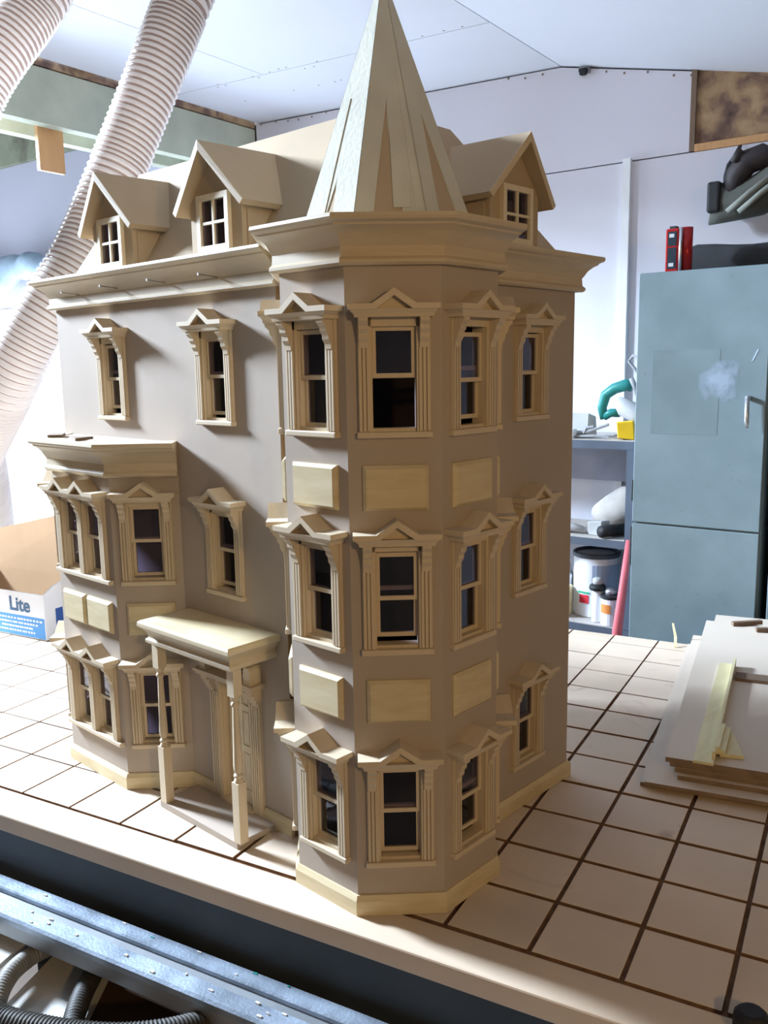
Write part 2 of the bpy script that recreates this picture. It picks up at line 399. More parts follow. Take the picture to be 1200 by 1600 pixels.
# side, front walls
structure(MB().box(-5.8, -5.7, -4.2, .2, FG, 3.7, G).box(-5.8, -5.7, 2.3, 2.55, FG, 3.7, G).box(-5.8, -5.7, .2, 2.3, 1.8, 3.7, G).build('wall_left', M['dwall']))
dd = MB().box(-5.8, -5.74, .2, .28, FG, 1.8, G).box(-5.8, -5.74, 2.22, 2.3, FG, 1.8, G).box(-5.8, -5.74, 1.21, 1.29, FG, 1.8, G).box(-5.8, -5.74, .28, 2.22, 1.72, 1.8, G).box(-5.8, -5.74, .28, 2.22, FG, FG + .1, G)
dr = structure(dd.build('added_glazed_door', M['white']))  # unseen glazed door added around the ceiling fill light
MB().box(-5.775, -5.768, .28, 1.21, FG + .1, 1.72, G).build('pane', M['wglass'], dr); MB().box(-5.775, -5.768, 1.29, 2.22, FG + .1, 1.72, G).build('pane', M['wglass'], dr)
structure(MB().box(3.3, 3.4, -4.2, 2.55, FG, 2.2, G).build('wall_right', M['dwall']))
structure(MB().box(-5.8, 3.4, -4.3, -4.2, FG, 3.7, G).build('wall_front', M['dwall']))
# ceiling: boards over a flat and a sloping part, open roof beyond the beam
ce = structure(MB().hexa([G(-5.8, -4.3, 3.60), G(-2.2, -4.3, 2.60), G(-2.2, 2.55, 2.60), G(-5.8, 2.55, 3.60), G(-5.8, -4.3, 3.66), G(-2.2, -4.3, 2.66), G(-2.2, 2.55, 2.66), G(-5.8, 2.55, 3.66)])
               .hexa([G(-2.2, -4.3, 2.60), G(3.4, -4.3, 2.3), G(3.4, 2.55, 2.3), G(-2.2, 2.55, 2.60), G(-2.2, -4.3, 2.66), G(3.4, -4.3, 2.36), G(3.4, 2.55, 2.36), G(-2.2, 2.55, 2.66)]).build('ceiling', M['roofdark']))
def cp(a0, a1, b0, b1, zf, m='ceil'):
    t = .018
    p = [G(a0, b0, zf(a0)), G(a1, b0, zf(a1)), G(a1, b1, zf(a1)), G(a0, b1, zf(a0))]
    MB().hexa(p + [q + Vector((0, 0, t)) for q in p]).build('ceiling_panel', M[m], ce)
gg = .004
cp(-2.33, -.60 - gg, 1.85, WB + .02, zc_l)
cp(-1.72, -1.55, .20, 1.85 - gg, zc_l); cp(-.80, -.60 - gg, .20, 1.85 - gg, zc_l); cp(-1.55, -.80, .20, .34, zc_l)   # opening for the hoses
cp(-1.55, -1.22, .86, 1.85 - gg, zc_l); cp(-1.22, -.80, 1.06, 1.85 - gg, zc_l); cp(-2.33, -1.72 - gg, .20, 1.85 - gg, zc_l)
cp(-1.5, -.60 - gg, -1.8, .20 - gg, zc_l, 'dwall'); cp(-1.5, -.60 - gg, -4.2, -1.8 - gg, zc_l, 'dwall')
for b0, b1 in ((1.0, WB + .02), (-.6, 1.0 - gg), (-2.4, -.6 - gg), (-4.2, -2.4 - gg)):
    cp(-.60, .62 - gg, b0, b1, zc_r, 'ceil' if b1 > .9 else 'dwall'); cp(.62, 1.9 - gg, b0, b1, zc_r, 'dwall'); cp(1.9, 3.3, b0, b1, zc_r, 'dwall')
for k in range(22):                                            # dark nail heads in the boards
    a = random.uniform(-2.2, -.7); b = random.choice([1.87, 1.83, 2.1]) + random.uniform(-.01, .01)
    MB().box(a, a + .006, b, b + .006, zc_l(a) - .001, zc_l(a) + .003, G).build('nail_mark', M['brownstick'], ce)
# beams beyond the ceiling boards
structure(MB().box(-2.41, -2.35, .72, WB - .001, 2.025, 2.245, G).box(-2.41, -2.35, .72, .78, FG, 2.025, G).build('trim_1', M['green']))
structure(MB().box(-2.76, -2.70, .80, WB - .035, 2.06, 2.26, G).box(-2.76, -2.70, .80, .86, FG, 2.06, G).build('trim_2', M['green']))
hg = structure(MB().box(-2.462, -2.44, 1.20, 1.325, 1.855, 2.42, G).build('trim_3', M['timber']))
structure(MB().box(-2.44, -2.345, 1.0, 2.44, 2.250, 2.285, G).build('trim_4', M['osb']))
# window at the far left of the back wall
w1 = bpy.data.objects.new('window_1', None); COL.objects.link(w1); w1['kind'] = 'structure'
w1.location = G(-4.3, WB, -.15) * S; w1['_b'] = tuple(G(-4.3, WB, -.15))
f = MB().box(-5.3, -3.3, WB + .02, WB + .09, -.15, -.09, G).box(-5.3, -3.3, WB + .02, WB + .09, 1.38, 1.44, G)
for a in (-5.3, -4.66, -3.98, -3.35): f.box(a, a + .05, WB + .02, WB + .09, -.09, 1.38, G)
f.build('window_frame', M['white'], w1)
for a0, a1 in ((-5.25, -4.66), (-4.61, -3.98), (-3.93, -3.35)): MB().box(a0, a1, WB + .05, WB + .056, -.09, 1.38, G).build('pane', M['wglass'], w1)
MB().box(-5.3, -3.3, WB - .06, WB + .03, -.19, -.15, G).build('window_sill', M['white'], w1)
MB().box(-4.31, -4.22, WB - .01, WB + .02, 1.19, 1.225, G).box(-4.27, -4.23, WB - .02, WB, 1.22, 1.27, G).build('window_latch', M['shelf'], w1)
# rolled sheet above that window
mb = MB()
n = 26
mb.tube([G(-5.25 + 2.2 * k / n, WB - .16 + .015 * math.sin(k * 1.3), 1.66 + .025 * math.sin(k * .7) + .015 * math.sin(k * 2.1)) for k in range(n + 1)], lambda i: .085 + .012 * math.sin(i * 1.7) + .012 * math.sin(i * .8 + 1), 14)
cl = mb.build('rolled_sheet', M['clothblue'], None, True, base=G(-4.2, WB - .1, 1.5))
tag(cl, 'blue-grey crumpled sheet rolled up above the bright window at far left', 'sheet')
tag(MB().tube([G(-3.87, 2.2, 1.75), G(-3.87, 2.2, 1.2), G(-3.88, 2.2, .6), G(-3.86, 2.2, .3)], .0022, 6).build('cord', M['mgrey'], None, base=G(-3.87, 2.2, .3)), 'thin grey-green cord hanging in front of the bright window', 'cord')

# unseen window frame added round the high left light, under a closed roof
w2 = bpy.data.objects.new('added_roof_frame', None); COL.objects.link(w2); w2['kind'] = 'structure'
w2.location = SKY * S; w2['_b'] = tuple(SKY)
dz = (SKY - SKYT).normalized(); dx = dz.cross(Vector((0, 0, 1))).normalized(); dy = dx.cross(dz)
wf = lambda x, y, z: SKY + dx * x + dy * y + dz * z
MB().box(-.70, -.63, -.70, .70, -.02, .06, wf).box(.63, .70, -.70, .70, -.02, .06, wf).box(-.63, .63, -.70, -.63, -.02, .06, wf).box(-.63, .63, .63, .70, -.02, .06, wf).build('window_frame', M['white'], w2)
wl = thing('bulb_lamp', BULB, 'bare warm bulb hanging on a cord, to the right outside the photo', 'lamp')
MB().lathe([(.004, -.05), (.03, -.035), (.042, 0), (.03, .04), (.018, .062)], BULB, 16).build('bulb', M['bulb'], wl, True)
MB().lathe([(.02, .05), (.022, .11), (.006, .12)], BULB, 14).build('socket', M['black'], wl)
MB().tube([BULB + Vector((0, 0, .11)), BULB + Vector((0, 0, .42))], .005, 6).build('cord', M['black'], wl)
# ------------------------------------------------------------------ workbench with tiled top
MB.K = 1.0
bench = thing('workbench', E(-.6, .9, FL), 'large workbench topped with square scored boards under the dollhouse', 'workbench')
EB = (-2.42, 1.35, -.09, 1.86)
MB().box(EB[0], EB[1], -.086, EB[3], -.045, -.0075, E).build('bench_top', M['groove'], bench)
bevel(MB().box(EB[0], EB[1], -.092, -.002, -.042, .0, E).build('edge_board', M['bench'], bench), .004, 2)
MB().box(EB[0], EB[1], -.082, -.07, -.34, -.046, E).build('steel_apron', M['steel'], bench)
MB().box(EB[0], EB[1], -.082, -.02, -.36, -.34, E).build('apron_flange', M['steel'], bench)
for a in (-2.4, -.8, 1.15):
    for b in (0.0, 1.7): MB().box(a, a + .1, b, b + .1, FL, -.046, E).build('leg', M['steel'], bench)
P_ = .159
cnt = 0
for j in range(12):
    for i in range(-19, 6):
        a0 = .4676 + i * P_; b0 = .003 + j * .1605
        a1 = min(a0 + P_, EB[1]); b1 = min(b0 + .1605, EB[3])
        a0_ = a0; a0 = max(a0, EB[0])
        if a0 >= EB[1] - .02 or a1 < EB[0] + .03: continue
        c = E((a0 + a1) / 2, (b0 + b1) / 2)
        if -.85 < c.x < -.05 and .30 < c.y < .62: continue           # wholly under the house
        if cnt >= 298: continue
        w = .0042 if a0 > -.35 and b0 < 1.2 else .0024      # cuts are narrower towards the left and the back
        cnt += 1
        h = random.uniform(-.0012, .0)
        o = MB().cbox(a0 + w + random.uniform(0, .0008), a1 - w, b0 + w + (.001 if w > .003 else 0), b1 - w - (.001 if w > .003 else 0) - random.uniform(0, .0008), -.0078, h, .0009, E).build('tile', M['tile'] if random.random() < .72 else M['tileb'], bench)
        o.data.materials.append(M['groove'])
        for p in o.data.polygons:
            if abs(p.normal.z) < .3: p.material_index = 1
# a few stains and scratches on the boards
kb = tag(bevel(MB().lathe([(.022, 0), (.026, .006), (.026, .028), (.018, .036)], E(.826, -.02, .0), 14).build('knob', M['black'], None, base=E(.826, -.02, 0)), .002), 'black ribbed knob lying at the near right corner of the bench', 'knob')
mb = MB()
mb.add([E(.372, 1.80, .001), E(.382, 1.80, .001), E(.382, 1.80, .003), E(.366, 1.83, .03), E(.376, 1.83, .03), E(.355, 1.84, .075), E(.362, 1.84, .077)], [(0, 1, 4, 3), (3, 4, 6, 5), (0, 2, 1)])
sv = mb.build('wood_shaving', M['offcut'], None, base=E(.377, 1.80, 0)); md = sv.modifiers.new('solid', 'SOLIDIFY'); md.thickness = .0015
tag(sv, 'small pale curled wood shaving near the back edge of the bench', 'shaving')

# ------------------------------------------------------------------ dollhouse
house = thing('dollhouse', (-.4, .4, 0), 'unpainted wooden Victorian dollhouse with octagonal corner tower and pointed spire', 'dollhouse')
s2 = math.sqrt(.5)
A = .16; YF = .103; XS = .154; YB = .736; XL = -1.0038; HW = 1.156
c2 = Vector((.08, .1931))
def octa(r_ap): return [Vector((c2.x + r_ap / math.cos(PI / 8) * math.cos(-PI / 2 - PI / 8 + k * PI / 4), c2.y + r_ap / math.cos(PI / 8) * math.sin(-PI / 2 - PI / 8 + k * PI / 4))) for k in range(8)]
OCT = octa(.1931)                          # OCT[0]-OCT[1] is the front-left visible face
def wall_panel(p0, p1, z0, z1, holes=(), th=.012, m='mdf', name='wall_panel', edge=None):
    """plan p0->p1 seen from outside left to right; holes = (t0,t1,z0,z1)"""
    p0 = Vector(p0); p1 = Vector(p1); d = p1 - p0; L = d.length; d.normalize(); inw = Vector((-d.y, d.x))
    ts = sorted({0.0, L, *[h[0] for h in holes], *[h[1] for h in holes]}); zs = sorted({z0, z1, *[h[2] for h in holes], *[h[3] for h in holes]})
    solid = lambda i, j: 0 <= i < len(ts) - 1 and 0 <= j < len(zs) - 1 and not any(h[0] - 1e-6 < (ts[i] + ts[i + 1]) / 2 < h[1] + 1e-6 and h[2] - 1e-6 < (zs[j] + zs[j + 1]) / 2 < h[3] + 1e-6 for h in holes)
    mb = MB()
    def pt(t, z, k): q = p0 + d * t + inw * (th * k); return Vector((q.x, q.y, z))
    for i in range(len(ts) - 1):
        for j in range(len(zs) - 1):
            if not solid(i, j): continue
            a, b, u, v = ts[i], ts[i + 1], zs[j], zs[j + 1]
            for k in (0, 1): mb.add([pt(a, u, k), pt(b, u, k), pt(b, v, k), pt(a, v, k)], [(0, 1, 2, 3) if k == 0 else (3, 2, 1, 0)])
            if not solid(i - 1, j): mb.add([pt(a, u, 0), pt(a, v, 0), pt(a, v, 1), pt(a, u, 1)], [(0, 1, 2, 3)])
            if not solid(i + 1, j): mb.add([pt(b, u, 0), pt(b, u, 1), pt(b, v, 1), pt(b, v, 0)], [(0, 1, 2, 3)])
            if not solid(i, j - 1): mb.add([pt(a, u, 0), pt(a, u, 1), pt(b, u, 1), pt(b, u, 0)], [(0, 1, 2, 3)])
            if not solid(i, j + 1): mb.add([pt(a, v, 0), pt(b, v, 0), pt(b, v, 1), pt(a, v, 1)], [(0, 1, 2, 3)])
    k = len(mb.v)
    o = mb.build(name, M[m], house)
    bm = bmesh.new(); bm.from_mesh(o.data); bmesh.ops.remove_doubles(bm, verts=bm.verts, dist=1e-5); bmesh.ops.recalc_face_normals(bm, faces=bm.faces); bm.to_mesh(o.data); bm.free()
    return o

# --- window unit: sill, fluted pilasters, stepped brackets, little pediment, two sashes with panes
def make_window(ctr, x_sill, name='window'):
    """ctr: centres of the openings along the wall (one or two); local frame: x along, outward -y, z up from the sill underside"""
    mb = MB(); half = .0375
    pil = sorted([c + s * .049 for c in ctr for s in (-1, 1)])
    if len(ctr) == 2: pil = [pil[0], 0.0, pil[3]]
    for i, p in enumerate(pil):
        mid = len(ctr) == 2 and i == 1
        sg = -1 if p < ctr[0] else 1
        if mid: mb.box(-.0125, .0125, -.007, .004, .010, .198)
        else:
            mb.box(p - .0115, p + .0115, -.007, .004, .010, .198)
        for q in ((-.0065, 0, .0065) if mid else (-.0055, .0012, .0079)):
            x = p + (q if mid else sg * q)
            mb.box(x - .0021, x + .0021, -.0105, -.006, .012, .149)
    mb.box(pil[0], pil[-1], -.007, .004, .184, .198)
    for c in ctr:                                        # jamb lining
        mb.box(c - half - .001, c - half + .0015, .0, .024, .010, .186).box(c + half - .0015, c + half + .001, 0, .024, .010, .186)
        mb.box(c - half, c + half, 0, .024, .1845, .188).box(c - half, c + half, -.001, .024, .008, .016)
    w = mb.build(name, M['trimv'])
    w['_b'] = (0, 0, 0)
    xs_ = x_sill
    bevel(MB().box(-xs_, xs_, -.013, .002, 0, .0105).build('sill', M['trim'], w), .002, 2)
    pr = [(0, .149), (-.0115, .149), (-.0122, .1575), (-.0172, .1650), (-.0178, .1725), (-.0228, .1790), (-.0234, .1855), (-.0305, .1925), (-.0310, .1985), (0, .1985)]
    for i, p in enumerate(pil):
        mb = MB()
        sg = 0 if (len(ctr) == 2 and i == 1) else (-1 if p < ctr[0] else 1)
        x = p + sg * .0015
        # concave outline: split into stacked slabs
        for k in range(1, len(pr) - 2):
            a, b = pr[k], pr[k + 1]
            if abs(a[1] - b[1]) < 1e-6: continue
            mb.hexa([(x - .0078, a[0], a[1]), (x + .0078, a[0], a[1]), (x + .0078, 0, a[1]), (x - .0078, 0, a[1]),
                     (x - .0078, b[0], b[1]), (x + .0078, b[0], b[1]), (x + .0078, 0, b[1]), (x - .0078, 0, b[1])])
        mb.build('bracket', M['trimv'], w)
    e = pil[-1]
    mb = MB()
    x0 = e + .0155; x1 = x0 + .0105
    mb.hexa([(-x0, -.033, .198), (x0, -.033, .198), (x0, 0, .198), (-x0, 0, .198), (-x0 - .001, -.034, .2035), (x0 + .001, -.034, .2035), (x0 + .001, 0, .2035), (-x0 - .001, 0, .2035)])
    mb.hexa([(-x0 - .001, -.034, .2035), (x0 + .001, -.034, .2035), (x0 + .001, 0, .2035), (-x0 - .001, 0, .2035), (-x1 + .002, -.038, .2105), (x1 - .002, -.038, .2105), (x1 - .002, 0, .2105), (-x1 + .002, 0, .2105)])
    top = [(-x1, .219)]; bot = [(-x1, .2100)]
    for c in ctr:
        top += [(c - .036, .219), (c, .2435), (c + .036, .219)]; bot += [(c - .030, .2100), (c, .2315), (c + .030, .2100)]
    top.append((x1, .219)); bot.append((x1, .2100))
    for k in range(len(top) - 1):
        if top[k + 1][0] - top[k][0] < 1e-5: continue
        q = [bot[k], bot[k + 1], top[k + 1], top[k]]
        mb.prism(q, -.041, 0, lambda a, b, d: (a, d, b))
    for c in ctr: mb.prism([(c - .031, .2095), (c + .031, .2095), (c, .232)], -.026, 0, lambda a, b, d: (a, d, b))
    mb.build('pediment', M['trim'], w)
    for c in ctr:
        for nm, z0, z1, y0 in (('upper_sash', .100, .1845, .003), ('lower_sash', .016, .1075, .0115)):
            mb = MB(); x = half - .0018; t = .0062; y1 = y0 + .007
            mb.box(c - x, c - x + t, y0, y1, z0, z1).box(c + x - t, c + x, y0, y1, z0, z1)
            mb.box(c - x + t, c + x - t, y0, y1, z0, z0 + .0075).box(c - x + t, c + x - t, y0, y1, z1 - .0075, z1)
            mb.build(nm, M['trimv'], w)
            p = MB().box(c - x + t - .001, c + x - t + .001, y0 + .003, y0 + .004, z0 + .006, z1 - .006).build('pane', M['pane'], w)
            p['_sash'] = nm
    return w
def dup(w, first=False):
    c = w if first else w.copy()
    if not first:
        COL.objects.link(c)
        for ch in w.children:
            d = ch.copy(); COL.objects.link(d); d.parent = c
    return c
proto = {}
used = {}
def place_window(kind, x, y, z, rot, drop=0.0, lift=0.0):
    if kind not in proto:
        proto[kind] = make_window([0.0], .0635) if kind == 1 else make_window([-.0495, .0495], .126, 'double_window')
        w = proto[kind]
    else: w = dup(proto[kind])
    w.parent = house
    w.location = (Vector((x, y, z)) - Vector(house['_b'])) * S
    w.rotation_euler = (0, 0, rot)
    for ch in w.children:
        n = ch.name.split('.')[0]; sh = ch.get('_sash', n)
        ch.location.z = 0
        if sh == 'upper_sash': ch.location.z = -drop * S
        if sh == 'lower_sash': ch.location.z = lift * S
    return w
LEV = (.0965, .4975, .8765)
HOLE = lambda t, z: (t - .0372, t + .0372, z + .012, z + .186)
# tower: seven outside faces
SASH = {(0, 2): (.002, 0), (1, 2): (0, .083), (2, 2): (.010, .010), (0, 1): (0, 0), (1, 1): (.004, .012), (2, 1): (0, .0), (0, 0): (0, 0), (1, 0): (0, .004), (2, 0): (.002, .014)}
for k in (7, 0, 1, 2, 3):
    p0, p1 = OCT[k], OCT[(k + 1) % 8]
    L = (p1 - p0).length
    wall_panel(p0, p1, 0, 1.168, [HOLE(L / 2, z) for z in LEV])
    n_ang = -PI / 2 + k * PI / 4
    mid = (p0 + p1) / 2
    for li, z in enumerate(LEV):
        d, l = SASH.get((k, li), (0, 0))
        place_window(1, mid.x, mid.y, z, n_ang + PI / 2, d, l)
    dv = (p1 - p0).normalized(); nv = Vector((dv.y, -dv.x))
    for z0, z1 in ((.371, .450), (.752, .830)):
        fr = lambda a, b, d, mid=mid, dv=dv, nv=nv: Vector((mid.x + dv.x * a + nv.x * d, mid.y + dv.y * a + nv.y * d, b))
        MB().cbox(-.056, .056, z0, z1, 0, .010, .006, lambda a, b, d, fr=fr: fr(a, b, d)).build('raised_panel', M['panel'], house)
for k in (4, 5, 6): wall_panel(OCT[k], OCT[(k + 1) % 8], 0.014, 1.165, (), m='inside', name='shade_wall')  # panels added to shut light out of the tower interior
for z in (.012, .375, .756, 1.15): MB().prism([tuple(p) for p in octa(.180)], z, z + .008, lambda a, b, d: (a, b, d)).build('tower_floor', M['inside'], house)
BASEP = [(0, 0), (.008, 0), (.008, .028), (.003, .038), (0, .038)]
MB().sweep([OCT[7], OCT[0], OCT[1], OCT[2], OCT[3], OCT[4]], BASEP).build('baseboard', M['panel'], house)
def crown(z0, zt):
    k = (zt - z0) / .078
    return [(-.012, z0 + .002)] + [(o, z0 + h * k) for o, h in ((0, 0), (.013, 0), (.017, .004), (.017, .009), (.012, .014), (.011, .030), (.015, .036), (.020, .046), (.029, .055), (.037, .060), (.038, .063), (.046, .067), (.048, .071), (.047, .077), (.030, .078))] + [(-.012, z0 + .078 * k)]
shade_curves(MB().sweep([OCT[k] for k in (7, 0, 1, 2, 3, 4, 5, 6)], crown(1.158, 1.236), True).build('cornice', M['crown'], house), 28)
MB().prism([tuple(p) for p in octa(.2)], 1.226, 1.2355, lambda a, b, d: (a, b, d)).build('tower_cap', M['roofmdf'], house)
# spire with strips of masking tape over its edges
ZB, ZT = 1.235, 1.676
SP = [Vector((p.x, p.y, ZB)) for p in octa(.150)]
TIP = Vector((c2.x, c2.y, ZT))
trunc = .985
mb = MB(); tp = [p.lerp(TIP, trunc) for p in SP]
mb.add(SP + tp, [tuple(range(8))[::-1], tuple(range(8, 16))] + [(i, (i + 1) % 8, 8 + (i + 1) % 8, 8 + i) for i in range(8)])
spire = mb.build('spire', M['roofmdf'], house)
hs = .036
for i in range(8):
    c0 = SP[i]; mb = MB()
    for j in ((i + 1) % 8, (i - 1) % 8):
        dv = (SP[j] - c0); Lh = dv.length; dv.normalize()
        nf = (SP[j] - c0).cross(TIP - c0).normalized()
        if nf.dot(c0 - Vector((c2.x, c2.y, ZB))) < 0: nf = -nf
        w0 = min(hs + random.uniform(-.004, .006) + (.016 if {i, j} == {0, 1} else 0), Lh / 2 - .002)
        t = 1 - w0 / (Lh / 2)
        mid = (c0 + SP[j]) / 2
        q = [c0, c0 + dv * w0, mid.lerp(TIP, t), mid.lerp(TIP, trunc), c0.lerp(TIP, trunc)]
        for kk in (0, 1): pass
        o1 = [p + nf * .0012 for p in q]
        mb.add(o1, [(0, 1, 2, 3, 4)]); mb.add([q[1], q[2], o1[2], o1[1]], [(0, 1, 2, 3)]); mb.add([q[0], q[1], o1[1], o1[0]], [(0, 1, 2, 3)])
    mb.build('tape_strip', M['tape'], spire)
# thin second layer of tape near the front edges
for i, (a0, a1, b0, b1) in ((1, (.55, .80, .05, .42)), (0, (.18, .40, .0, .5)), (1, (.86, .98, .0, .62))):
    c0, c1 = SP[i], SP[i + 1]
    nf = (c1 - c0).cross(TIP - c0).normalized()
    if nf.dot(c0 - Vector((c2.x, c2.y, ZB))) < 0: nf = -nf
    q = [c0.lerp(c1, a0).lerp(TIP, b0), c0.lerp(c1, a1).lerp(TIP, b0), c0.lerp(c1, a1 - .05).lerp(TIP, b1), c0.lerp(c1, a0 - .02).lerp(TIP, b1)]
    o1 = [p + nf * .0022 for p in q]; o0 = [p + nf * .0008 for p in q]
    MB().hexa(o0 + o1).build('tape_strip', M['tape'], spire)
MB().lathe([(.0075, ZT - .012), (.006, ZT + .002)], (c2.x, c2.y, 0), 8).build('spire_tip', M['edge'], spire)

# front wall (swung-on panel), side, back, left walls
FW = [(-.743, LEV[2]), (-.334, LEV[2]), (-.326, LEV[1] + .003)]
x_l = XL
hl = [HOLE(x - x_l, z) for x, z in FW] + [(-.367 - x_l, -.262 - x_l, 0.014, .300), (-.375 - x_l, -.255 - x_l, .331, .350)]
fw = wall_panel((XL, YF), (-.132, YF), 0, HW, hl, name='front_wall')
MB().box(-.1318, -.1305, YF + .0005, YF + .0115, 0, HW).build('cut_edge', M['edge'], fw)
for x, z in FW: place_window(1, x, YF, z, 0, *{0: (.004, .012)}.get(0 if x < -.5 else 1, (.0, .006)))
SW_Y = .5567
wall_panel((XS, .386), (XS, YB), 0, HW, [HOLE(SW_Y - .386, z) for z in LEV], name='side_wall')
for li, z in enumerate(LEV): place_window(1, XS, SW_Y, z, PI / 2, (0, .002, .003)[li], 0)
wall_panel((XS - .0122, YB), (XL + .0122, YB), 0, HW, (), name='back_wall')
wall_panel((XL, YB), (XL, YF + .0122), 0, HW, (), name='end_wall')
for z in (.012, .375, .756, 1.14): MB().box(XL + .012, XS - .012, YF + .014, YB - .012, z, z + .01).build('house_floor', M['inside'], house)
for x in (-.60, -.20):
    MB().box(x, x + .008, YF + .03, YB - .013, .022, 1.138).build('shade_partition', M['inside'], house)  # partitions added to keep the interior dark
MB().box(XL + .013, XS - .013, .42, .43, .022, 1.138).build('shade_partition', M['inside'], house)
MB().sweep([(-.495, YF), (-.405, YF)], BASEP).build('baseboard', M['panel'], house)
MB().sweep([(-.224, YF), (-.132, YF)], BASEP).build('baseboard', M['panel'], house)
MB().sweep([(XS, .390), (XS, YB), (XL, YB), (XL, YF), (-.985, YF)], BASEP).build('baseboard', M['panel'], house)
shade_curves(MB().sweep([(XL, YB), (XL, YF), (-.120, YF)], crown(1.152, 1.228)).build('cornice', M['crown'], house), 28)
shade_curves(MB().sweep([(XS, .372), (XS, YB), (XL, YB)], crown(1.152, 1.228)).build('cornice', M['crown'], house), 28)
for x in (-.86, -.68, -.485, -.30):
    z = 1.183 + random.uniform(-.004, .004)
    n_ = MB().tube([(x, YF - .008, z), (x + .002, YF - .058, z + .004)], .0016, 6)
    n_.lathe([(.003, 0), (.003, .002)], (x + .002, YF - .058, z + .004), 8, axis=Matrix.Rotation(PI / 2, 3, 'X'))
    n_.build('nail', M['nail'], house)
# mansard
def ring(z):
    d = (z - 1.228) / 1.54
    return [Vector((-.955 + d * .35, .127 + d, z)), Vector((.13 - d, .127 + d, z)), Vector((.13 - d, .72 - d, z)), Vector((-.955 + d * .35, .72 - d, z))]
MB().hexa(ring(1.222) + ring(1.5)).build('mansard_roof', M['roofmdf'], house)
MB().box(XL - .02, XS + .02, YF - .02, YB + .02, 1.216, 1.224).build('roof_deck', M['roofmdf'], house)
# dormers
def dormer(cx, cy, rot):
    mb = MB(); zt = lambda x: 1.437 - abs(x) * 1.086
    fr = lambda a, b, d: (a, d, b)
    y0, y1 = .004, .016
    z0 = 1.224
    for sg in (-1, 1):
        mb.prism([(sg * .044, z0), (sg * .085, z0), (sg * .085, zt(.085)), (sg * .044, zt(.044))], y0, y1, fr)
        mb.box(sg * .085 - .004, sg * .085 + .004, y1, .15, z0, zt(.085))
    mb.prism([(-.044, z0), (.044, z0), (.044, 1.248), (-.044, 1.248)], y0, y1, fr)
    mb.prism([(-.044, 1.338), (.044, 1.338), (.044, zt(.044)), (0, zt(0)), (-.044, zt(.044))], y0, y1, fr)
    mb.box(-.08, .08, .06, .064, z0, 1.34)                       # dark backing inside the dormer
    d = mb.build('dormer', M['roofmdf']); d['_b'] = (0, 0, 0)
    for sg in (-1, 1):
        mb = MB(); t = .013
        n = Vector((sg * .126, 0, .117)).normalized() * t
        a0 = Vector((0, -.033, 1.448)); b0 = Vector((sg * .117, -.018, 1.322)); b1 = Vector((sg * .117, .115, 1.322)); a1 = Vector((0, .185, 1.452))
        dn = Vector((0, 0, -t * 1.45))
        mb.hexa([a0 + dn, b0 + dn * .0 - n, b1 - n, a1 + dn, a0, b0, b1, a1])
        mb.build('dormer_roof', M['roofmdf'], d)
        MB().hexa([a0 + dn + Vector((0, -.0015, 0)), b0 - n + Vector((0, -.0015, 0)), b0 - n, a0 + dn, a0 + Vector((0, -.0015, 0)), b0 + Vector((0, -.0015, 0)), b0, a0]).build('barge_edge', M['trim'], d)
    mb = MB()
    x, z1, z2, t = .0525, 1.236, 1.349, .0115
    mb.box(-x, -x + t, -.006, .006, z1, z2).box(x - t, x, -.006, .006, z1, z2)
    mb.box(-x + t, x - t, -.006, .006, z1, z1 + t).box(-x + t, x - t, -.006, .006, z2 - t, z2)
    mb.box(-.0027, .0027, -.004, .005, z1 + t, z2 - t)
    zm = (z1 + z2) / 2
    mb.box(-x + t, -.0027, -.004, .005, zm - .0027, zm + .0027).box(.0027, x - t, -.004, .005, zm - .0027, zm + .0027)
    mb.build('dormer_window', M['pale'], d)
    for sx in (-1, 1):
        for a, b in ((z1 + t, zm - .0027), (zm + .0027, z2 - t)):
            u = sorted((sx * .0027, sx * (x - t))); MB().box(u[0], u[1], .0005, .0015, a, b).build('pane', M['pane'], d)
    d.parent = house
    d.location = (Vector((cx, cy, 0)) - Vector(house['_b'])) * S; d.rotation_euler = (0, 0, rot)
    return d
dormer(-.315, YF, 0); dormer(-.7155, YF, 0); dormer(XS, .503, PI / 2)

# bay at the left of the front
BX0, BX1, BY = -.870, -.605, -.009
dB = YF - BY
bp = [Vector((BX0 - dB, YF)), Vector((BX0, BY)), Vector((BX1, BY)), Vector((BX1 + dB, YF))]
ZBAY = .760
BL = (.1035, .503)
for k in range(3):
    p0, p1 = bp[k], bp[k + 1]; L = (p1 - p0).length; mid = (p0 + p1) / 2
    if k == 1: hl = [HOLE(L / 2 + s * .0495, z) for z in BL for s in (-1, 1)]
    else: hl = [HOLE(L / 2, z) for z in BL]
    wall_panel(p0, p1, 0, ZBAY, hl, name='bay_wall')
    rot = (-PI / 4, 0, PI / 4)[k]
    for z in BL: place_window(2 if k == 1 else 1, mid.x, mid.y, z, rot, .0, .003 if k == 2 else 0)
    dv = (p1 - p0).normalized(); nv = Vector((dv.y, -dv.x))
    fr = lambda a, b, d, mid=mid, dv=dv, nv=nv: Vector((mid.x + dv.x * a + nv.x * d, mid.y + dv.y * a + nv.y * d, b))
    for c, hw in (((-.057, .052), (.060, .054)) if k == 1 else ((0, .056),)):
        MB().cbox(c - hw, c + hw, .383, .459, 0, .010, .006, fr).build('raised_panel', M['panel'], house)
MB().sweep(bp, BASEP).build('baseboard', M['panel'], house)
cr = [(o, z) for o, z in crown(.756, .836)]
shade_curves(MB().sweep(bp, cr).build('cornice', M['crown'], house), 28)
MB().prism([tuple(p) for p in bp], .826, .834, lambda a, b, d: (a, b, d)).build('bay_roof', M['mdf'], house)
